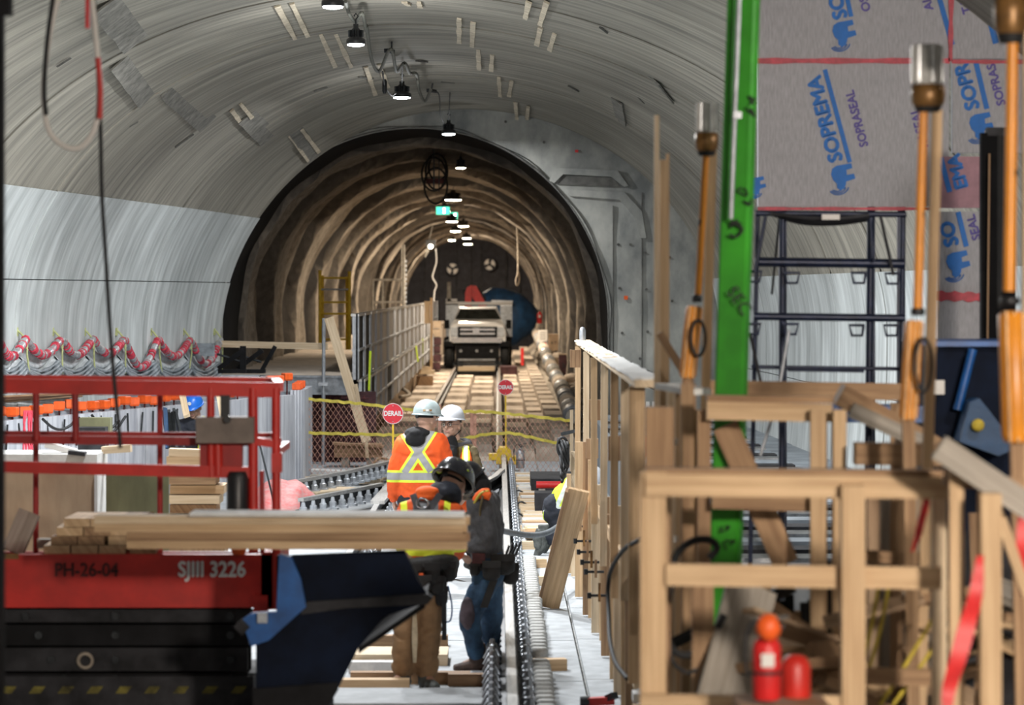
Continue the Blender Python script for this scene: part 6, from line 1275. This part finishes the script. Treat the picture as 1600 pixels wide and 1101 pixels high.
def helmet(c, M, mt, par, s=1, label=None, camo=False, band=True):
    h = T0 = None
    mb = MB(); k = 0; n = 28; rows = []
    for j in range(9):
        a = j/8*PI/2; z = .125*math.sin(a); q = math.cos(a)**.8
        rows.append([V((.112*q*math.cos(2*PI*i/n), .135*q*math.sin(2*PI*i/n), z)) for i in range(n)])
    vs = [p for r_ in rows for p in r_]; fs = [(j*n+i, j*n+(i+1) % n, (j+1)*n+(i+1) % n, (j+1)*n+i) for j in range(8) for i in range(n)]
    mb.add(vs, fs, None, True)
    mb.add([V((.112*k_*math.cos(2*PI*i/n), .135*k_*math.sin(2*PI*i/n), z)) for k_, z in ((1,.0),(1.10,-.006),(1.10,-.014),(.94,-.010),(.90,.02)) for i in range(n)], [(j*n+i, (j+1)*n+i, (j+1)*n+(i+1) % n, j*n+(i+1) % n) for j in range(4) for i in range(n)], None, True)
    brim = []                                                       # peak
    for i in range(9): a = -PI/2+(i-4)/4*.95; brim += [V((.112*math.cos(a), .135*math.sin(a), .004)), V((.118*math.cos(a), .135*math.sin(a)-.045*math.cos((i-4)/4*1.4), -.016))]
    m_n = len(brim); mb.add(brim+[p-V((0, 0, .006)) for p in brim], [(2*i, 2*i+1, 2*i+3, 2*i+2) for i in range(8)]+[(m_n+2*i, m_n+2*i+2, m_n+2*i+3, m_n+2*i+1) for i in range(8)]+[(2*i+1, m_n+2*i+1, m_n+2*i+3, 2*i+3) for i in range(8)], None, True)
    for x in (-.03, 0, .03): mb.tube([V((x, .125*math.cos(a), .122*math.sin(a)+.002-abs(x)*.15)) for a in [PI*.12+i*PI*.76/10 for i in range(11)]], .0065 if x == 0 else .004, 6)
    for i in range(len(mb.v)): mb.v[i] = mb.v[i]*s
    xf(mb, 0, M, c); o = mb.build('helmet', mt, par, label)
    if band:
        b = MB(); b.slab(lambda i, j: V((.085*math.cos(PI*i/14), .105*math.sin(PI*i/14), -.035+j*.02)), 14, 1, (0, .004, 0)); xf(b, 0, M, c); b.build('headband', 'black_cloth', par)
        b = MB(); b.lathe((0, .11, -.025), [(.018,0),(.018,.015)], 10, (0, 1, 0)); xf(b, 0, M, c); b.build('ratchet', 'black_plastic', par)
    if camo:
        for i in range(18):
            a, e = R.uniform(-.4, PI+.4), R.uniform(.15, 1.2); q = math.cos(e)**.8*1.015; p = V((.112*q*math.cos(a), .135*q*math.sin(a), .127*math.sin(e)))
            b = MB(); b.ico(p, (.027, .027, .016), 1, lambda v, i=i: 1+.4*noise.noise(v*2+V((i, 0, 0)))); xf(b, 0, M, c); b.build('sticker', ('camo_sticker', 'camo_sticker', 'lime_band')[i % 3 if i != 5 else 2] if i != 3 else 'white_paint', o)
    return o
def boot(mb, ank, toe_dir, s=1, pitch=0):
    a = V(ank); d = V(toe_dir).normalized(); mb.tube([a+V((0,0,.12)), a, a-V((0,0,.03))], [.062*s, .060*s, .058*s], 10)
    mb.tube([a-d*.06*s+V((0,0,-.045)), a+V((0,0,-.04)), a+d*.09*s+V((0,0,-.052)), a+d*.17*s+V((0,0,-.06))], [.040*s, .052*s, .046*s, .032*s], 10)
def gear_pouch(par, c, size, mt='belt_black', lb=None):
    o = MB().ico(V(c), V(size)/2, 2, lambda q: 1/(max(abs(q.x), abs(q.y), abs(q.z))**.55)*.86, True).build('pouch', mt, par, lb); c = V(c)
    MB().box(c+V((0, -size[1]*.42, size[2]*.32)), (size[0]*.86, .02, size[2]*.3)).build('flap', mt, o); return o
# -- generic dressed body
def dressed(t, J, head_c, head_f, skin='skin', top='orange_cloth', legs='navy_cloth', boots='boot_brown', toe=((0,1,0),(0,1,0)), k=1, leg_r=(.098, .078, .070), arm_r=(.078, .062, .052), fold=.012, body=True, top_name='jacket', lean=None, lean_h=(0,0,1), hands=None, up=(0,0,1), seed=0, cuffs=1):
    M = frame(head_f, up); b = MB()
    head_shape(b, head_c, M); nb = (V(J['shL'])+V(J['shR']))/2
    limb(b, [V(head_c)+M@V((0, .02, -.06)), nb+V((0, 0, .02))], [.056, .065])
    torso(b, J['shL'], J['shR'], J['hpL'], J['hpR'], .88*k, lean=lean)
    for s in 'LR':
        limb(b, [J['sh'+s], J['el'+s], J['wr'+s]], [.055, .040, .027]); limb(b, [J['hp'+s], J['kn'+s], J['an'+s]], [.082, .055, .036])
        w, e = V(J['wr'+s]), V(J['el'+s]); hd, pn = (hands or {}).get(s, ((w-e), (1 if s == 'L' else -1, 0, 0))); hand(b, w, hd, pn, side=1 if s == 'L' else -1)
        a = V(J['an'+s]); b.tube([a, a+V(toe[0 if s == 'L' else 1]).normalized()*.1-V((0,0,.04))], [.035, .03], 8)
    remesh(b, 'body', skin, t, .0075, 2)
    j = MB(); torso(j, J['shL'], J['shR'], J['hpL'], J['hpR'], 1.1*k, lean=lean)
    for s in 'LR': 
        w, e = V(J['wr'+s]), V(J['el'+s]); limb(j, [J['sh'+s], e, w-(w-e).normalized()*.02], arm_r)
    remesh(j, top_name, top, t, .012, 3, fold, 9, noise_seed=seed)
    l = MB(); hc = (V(J['hpL'])+V(J['hpR']))/2; limb(l, [V(J['hpL'])+V((0,0,.08)), V(J['hpL'])], [.112*k, .115*k]); limb(l, [V(J['hpR'])+V((0,0,.08)), V(J['hpR'])], [.112*k, .115*k]); l.ico(hc, (.13, .12, .12), 2)
    for s in 'LR':
        a, kn = V(J['an'+s]), V(J['kn'+s]); limb(l, [J['hp'+s], kn, a+(kn-a).normalized()*.05], leg_r)
    remesh(l, 'trousers', legs, t, .012, 3, fold*1.2, 8, noise_seed=seed+5)
    for i, s in enumerate('LR'):
        o = MB(); boot(o, J['an'+s], toe[i]); remesh(o, 'boot', boots, t, .010, 3, .004, 12)
    return M
# A. the man with his back to the camera
YA = 27.0; t = T('person', 'worker seen from behind in an orange jacket with a striped cross, pale hard hat', 'person', V((P(657, 900, YA).x, YA, .045)))
vest_mat('orange_cross_jacket', (.95,.115,.012), [(.112,1.41,-.14,1.022,.028,.022),(-.130,1.375,.095,1.04,.028,.022),(-.40,.995,.40,.995,.032,.022),(-.40,.70,.40,.70,.03,.02)])
def A(px, py, dy=0): return P(px, py, YA+dy)
J = dict(shL=A(632,692), shR=A(685,690), elL=A(618,738,-.03), elR=A(702,738,.05), wrL=A(615,778,.06), wrR=A(706,768,.22), hpL=A(642,796), hpR=A(674,796), knL=A(640,860,.03), knR=A(677,862,.02), anL=A(638,910), anR=A(680,910))
hc = A(667, 655, .03); M = dressed(t, J, hc, (.75,.72,-.05), top='orange_cross_jacket', legs='navy_cloth', toe=((-.1,1,0),(.2,1,0)), arm_r=(.088,.078,.062), k=1.08, hands={'L': ((.05,.2,-1), (1,.2,0)), 'R': ((.2,.6,-.6), (-1,0,0))})
face_bits(hc, M, t); helmet(hc+M@V((0, .0, .050)), M, 'helmet_teal', t)
for k in range(3): MB().box(hc+V((-.02+k*.028, -.125, .085)), (.022, .006, .016), 0).build('helmet_sticker', ('lumber', 'paper', 'bronze')[k], t)
mb = MB(); c = A(652, 676, -.02); mb.ico(c, (.115, .13, .055), 3, lambda q: 1+.10*noise.noise(q*2.4)); mb.ico(c+V((-.015, -.07, -.05)), (.095, .06, .075), 2); remesh(mb, 'hood', 'black_cloth', t, .010, 3, .008)
mb = MB(); mb.ico(A(664, 668, .03), (.065, .07, .03), 2); mb.build('nape_hair', 'hair', t)
# B. the man facing him
YBm = 28.3; t = T('person', 'worker in a white hard hat and glasses facing the orange-jacketed man', 'person', V((P(722, 900, YBm).x, YBm, .045)))
def B(px, py, dy=0): return P(px, py, YBm+dy)
vest_mat('olive_with_vest', (.19,.14,.065), [(.03,.9,.03,1.30,.045,.0)], tape=(.95,.12,.012), edge=(.8,.9,.1))
J = dict(shL=B(690,702), shR=B(733,706,-.02), elL=B(690,742,-.15), elR=B(748,752,-.05), wrL=B(705,765,-.25), wrR=B(728,775,-.22), hpL=B(708,794), hpR=B(736,794), knL=B(706,852,-.05), knR=B(740,852), anL=B(706,890), anR=B(744,890))
hc = B(705, 664, -.03); M = dressed(t, J, hc, (-.42,-.90,.05), top='olive_cloth', legs='navy_cloth', toe=((-.3,-1,0),(.1,-1,0)), arm_r=(.085,.075,.06), k=1.05, seed=3)
face_bits(hc, M, t, glasses=True); helmet(hc+M@V((0, .012, .062)), M, 'helmet_white', t)
mb = MB(); c = B(712, 694, 0); mb.tube([c+V((.12*math.cos(a), .02+.09*math.sin(a), .02*math.sin(a))) for a in [i*2*PI/16 for i in range(16)]], .042, 8, True); remesh(mb, 'collar', 'grey_cloth', t, .010, 3, .01)
mb = MB(); mb.tube([B(705, 684, -.08), B(706, 700, -.13), B(704, 722, -.15)], [.050, .062, .055], 10); remesh(mb, 'undershirt', 'black_cloth', t, .010, 2, .01)
mb = MB()                                                           # open hi-vis vest, two fronts
for pts, r_ in (((B(728,700,-.10), B(728,718,-.135), B(724,740,-.14), B(722,790,-.13)), (.035,.06,.075,.08)), ((B(696,716,-.11), B(697,740,-.14), B(700,790,-.13)), (.03,.05,.06))): limb(mb, list(pts), r_)
vest_mat('vest_front', (.95,.13,.012), [(.045,.9,.025,1.42,.018,.016)], tape=(.62,.66,.62)); remesh(mb, 'vest', 'vest_front', t, .010, 3, .006)
MB().tube([B(694,672,-.06), B(700,684,-.1), B(708,683,-.1), B(720,672,0)], .005, 6).build('chin_strap', 'black_cloth', t)
# C. the man in tan trousers with the harness
YC = 20.6; t = T('person', 'worker in tan trousers and orange harness vest, seen from behind, head bowed', 'person', V((P(655, 1000, YC).x, YC, .04)))
def C_(px, py, dy=0): return P(px, py, YC+dy)
vest_mat('harness_vest', (.95,.13,.012), [(.045,.9,.045,1.45,.085,.0),(-.085,1.0,-.125,1.45,.0,.022),(.175,1.0,.21,1.45,.0,.022),(-.3,.885,.4,.885,.0,.03)], tape=(.16,.17,.18), edge=(.85,.95,.05))
J = dict(shL=C_(634,800), shR=C_(708,802), elL=C_(628,850,.10), elR=C_(716,846,.16), wrL=C_(650,872,.34), wrR=C_(715,866,.38), hpL=C_(644,888), hpR=C_(682,888), knL=C_(634,985,-.04), knR=C_(669,985,-.03), anL=C_(629,1054), anR=C_(666,1056))
hc = C_(708, 762, .20); M = dressed(t, J, hc, (.45,.75,-.62), top='harness_vest', legs='tan_cloth', boots='boot_grey', toe=((-.35,-.6,0),(.25,-.5,0)), leg_r=(.105,.086,.080), arm_r=(.080,.066,.05), k=1.03, fold=.014, seed=7, skin='skin', hands={'L': ((.6,.5,-.2), (0,0,-1)), 'R': ((.4,.6,-.2), (0,0,-1))})
face_bits(hc, M, t); helmet(hc+M@V((0, .0, .050))+V((-.01,0,.01)), M, 'helmet_camo', t, camo=True, s=1.2)
mb = MB(); mb.ico(C_(694, 774, .08), (.125, .12, .10), 3, lambda q: 1+.1*noise.noise(q*3)); mb.tube([C_(690, 788, .04), C_(703, 765, .16)], [.075, .085], 10); remesh(mb, 'hood', 'navy_cloth', t, .010, 3, .008)
mb = MB(); mb.ico(C_(668, 768, .0), (.085, .08, .040), 3, lambda q: 1+.06*noise.noise(q*3)); mb.ico(C_(668,776,.0), (.10,.09,.03), 2); remesh(mb, 'orange_collar', 'orange_cloth', t, .010, 3, .006)
MB().tube([C_(660+9*math.cos(a), 786+8*math.sin(a), -.135) for a in [i*2*PI/16 for i in range(16)]], .007, 6, True).build('harness_ring', 'chrome', t)
for x0, x1 in ((645, 655), (688, 668)): MB().beam(C_(x0, 772, -.09), C_(x1, 800, -.14), .045, .010, (0, 1, 0)).build('harness_strap', 'grey_cloth', t)
MB().box(C_(660, 800, -.135), (.09, .02, .03)).build('harness_plate', 'belt_black', t)
mb = MB(); mb.tube([C_(663+42*math.cos(a), 880+3*math.sin(a*2), .0)+V((0, .15*math.sin(a), 0)) for a in [i*2*PI/24 for i in range(24)]], .062, 8, True); bl = remesh(mb, 'tool_belt', 'belt_black', t, .010, 2, .006)
for px, py, dy, sz in ((626,930,-.08,(.09,.09,.16)),(690,932,-.1,(.10,.08,.15)),(634,915,-.14,(.10,.07,.12)),(662,912,-.19,(.13,.07,.13)),(684,914,-.16,(.11,.07,.14)),(628,892,-.10,(.12,.09,.14)),(648,896,-.17,(.11,.08,.15)),(676,897,-.17,(.12,.08,.17)),(700,893,-.09,(.13,.10,.16)),(652,888,-.19,(.06,.05,.08))): gear_pouch(bl, C_(px, py, dy), sz)
mb = MB(); mb.box(C_(694, 950, -.13), (.032, .03, .42)); mb.box(C_(692, 918, -.14), (.05, .035, .10)); mb.build('hanging_bar_tool', 'dark_steel', t)
MB().tube(smooth_path([C_(700, 915, -.1), C_(706, 945, -.1), C_(704, 968, -.1), C_(694, 972, -.12)], 5), .006, 6).build('blue_lanyard', 'machine_blue', t)
mb = MB(); mb.slab(lambda i, j: C_(648+(i-.5)*(7-2*math.sin(j*.9)), 915+j*15, -.13-.005*j), 1, 8, (0, .006, 0)); mb.build('cream_strap', 'strap_cream', t)
for px, py in ((634, 925), (672, 926)): MB().tube([C_(px+19*math.cos(a), py+2*math.sin(a), -.02)+V((0, .105*math.sin(a), 0)) for a in [i*2*PI/20 for i in range(20)]], .018, 6, True).build('leg_strap', 'belt_black', t)
MB().box(C_(658, 899, -.215), (.03, .02, .035)).build('orange_clip', 'cone_orange', t)
# D. his companion in jeans
YD = 21.6; t = T('person', 'worker in a grey hoodie, orange vest edges and blue jeans, bending over the work', 'person', V((P(762, 1000, YD).x, YD, .04)))
def D(px, py, dy=0): return P(px, py, YD+dy)
J = dict(shL=D(748,790,-.14), shR=D(762,786,.18), elL=D(766,846,-.20), elR=D(752,842,.16), wrL=D(736,858,-.14), wrR=D(726,856,.05), hpL=D(764,896,-.09), hpR=D(764,896,.10), knL=D(732,966,-.12), knR=D(768,968,.12), anL=D(746,1030,-.05), anR=D(764,1026,.2))
hc = D(737, 758, .02); M = dressed(t, J, hc, (-.80,-.12,-.62), top='grey_cloth', legs='denim', boots='boot_brown', toe=((-1,-.15,0),(-.9,.1,0)), leg_r=(.105,.082,.066), arm_r=(.098,.078,.058), k=1.02, fold=.014, seed=11, top_name='hoodie', skin='skin_dark', hands={'L': ((-1,.1,-.1), (0,0,-1)), 'R': ((-1,-.1,-.1), (0,0,-1))})
face_bits(hc, M, t); helmet(hc+M@V((0, .0, .05)), M, 'helmet_camo', t, camo=False, s=1.0)
mb = MB(); mb.ico(D(746, 762, .03), (.10, .12, .11), 3, lambda q: 1+.12*noise.noise(q*3)); mb.tube([D(752, 775, .02), D(748, 792, .02)], [.09, .10], 10); remesh(mb, 'hood', 'black_cloth', t, .010, 3, .010)
mb = MB()
for pts in ((D(742,780,-.12), D(752,772,-.20), D(766,776,-.22)),): mb.tube(smooth_path(pts, 5), .030, 8)
mb.tube(smooth_path([D(738,800,-.17), D(741,785,-.19), D(752,770,-.2), D(764,768,-.18)], 5), .028, 8); remesh(mb, 'vest_edge', 'orange_cloth', t, .008, 2)
MB().tube(smooth_path([D(741,786,-.215), D(751,771,-.23), D(763,767,-.21)], 5), .010, 6).build('vest_piping', 'yellow_band', t)
MB().tube(smooth_path([D(757,766,-.22), D(752,785,-.24), D(750,800,-.24), D(752,812,-.23)], 5), .009, 6).build('harness_webbing', 'olive_cloth', t)
mb = MB(); mb.tube([D(764+34*math.cos(a), 882, .0)+V((0, .19*math.sin(a), 0)) for a in [i*2*PI/24 for i in range(24)]], .030, 8, True); bl = remesh(mb, 'tool_belt', 'belt_black', t, .010, 2, .006)
for px, py, dy, sz in ((786,882,-.14,(.20,.14,.17)),(798,896,.0,(.14,.16,.18)),(768,892,-.21,(.15,.10,.16)),(742,888,-.18,(.09,.08,.12))): gear_pouch(bl, D(px, py, dy), sz)
for k in range(4): MB().tube([D(790+k*5, 868, -.12), D(796+k*6, 852-k*2, -.12)], .010, 6).build('tool_handle', 'machine_grey', bl)
mb = MB(); mb.slab(lambda i, j: D(772-j*4+(i-.5)*12, 905+j*11, -.20), 1, 4, (0, .01, 0)); mb.build('hanging_strap', 'belt_black', t)
mb = MB(); mb.ico(D(730, 958, -.175), (.055, .045, .12), 2, lambda q: 1+.15*noise.noise(q*3)); remesh(mb, 'knee_patch', 'knee_cloth', t, .010, 2, .008)
MB().box(D(748, 872, -.22), (.09, .02, .07)).build('red_wool_trim', 'rebar_red', t)
# E. kneeling worker behind the stud wall
YE_ = 31.0; t = T('person', 'kneeling worker in a lime vest and dark trousers half behind the stud wall', 'person', V((P(872, 860, YE_).x, YE_, 0)))
def E(px, py, dy=0): return P(px-6, py, YE_+dy)
vest_mat('lime_vest', (.62,.85,.03), [(-.3,.46,.35,.50,.024,.0),(-.02,.50,.12,.8,.022,.0),(.10,.50,.30,.75,.022,.0)], tape=(.50,.55,.52), edge=(.8,.95,.1))
J = dict(shL=E(897,764,-.14), shR=E(898,760,.18), elL=E(916,805,-.16), elR=E(918,800,.2), wrL=E(922,838,-.1), wrR=E(925,836,.16), hpL=E(872,802,-.09), hpR=E(875,800,.10), knL=E(896,846,-.10), knR=E(900,844,.12), anL=E(856,838,-.12), anR=E(862,838,.14))
hc = E(925, 752, .02); M = dressed(t, J, hc, (.8,0,-.6), top='lime_vest', legs='navy_cloth', boots='boot_grey', toe=((-.5,0,-.9),(-.5,0,-.9)), leg_r=(.115,.095,.078), k=1.12, fold=.016, seed=15, top_name='vest')
face_bits(hc, M, t); helmet(hc+M@V((0, 0, .05)), M, 'helmet_white', t)
mb = MB(); mb.tube([E(850, 826, -.13), E(846, 842, -.13), E(848, 858, -.13)], [.040, .055, .034], 10); mb.ico(E(847, 850, -.13), (.05, .06, .06), 2); remesh(mb, 'boot_sole', 'boot_grey', t, .010, 2, .005)
# F. worker in the blue helmet behind the lift
YF_ = 36.6; t = T('person', 'worker in a blue hard hat standing in the pit behind the red lift', 'person', V((P(304, 790, YF_).x, YF_, 0)))
def G(px, py, dy=0): return P(px, py, YF_+dy)
J = dict(shL=G(284,664), shR=G(325,664), elL=G(274,694,-.1), elR=G(334,694,-.1), wrL=G(284,716,-.28), wrR=G(322,716,-.28), hpL=G(292,724,.1), hpR=G(318,724,.1), knL=G(288,764,-.12), knR=G(322,764,-.12), anL=G(290,794,.05), anR=G(320,794,.05))
hc = G(303, 636, -.08); M = dressed(t, J, hc, (-.2,-.85,-.35), top='navy_cloth', legs='navy_cloth', toe=((-.2,-1,0),(.2,-1,0)), k=1.05, seed=20, skin='skin_dark', arm_r=(.085,.07,.058))
face_bits(hc, M, t); helmet(hc+M@V((0, 0, .05)), M, 'helmet_blue', t); b = MB(); b.lathe((0,-.13,.055), [(.022,0),(.022,.006)], 12, (0,-1,0)); xf(b, 0, M, hc+M@V((0,0,.05))); b.build('helmet_badge', 'paper', t)
mb = MB(); limb(mb, [G(316,654,-.1), G(318,670,-.13), G(316,710,-.12)], [.04,.06,.06]); vest_mat('vest_small', (.95,.13,.012), [(.09,.8,.09,1.2,.02,.02)], tape=(.6,.62,.6)); remesh(mb, 'vest', 'vest_small', t, .010, 2, .004)

bpy.data.scenes.remove(TMP)
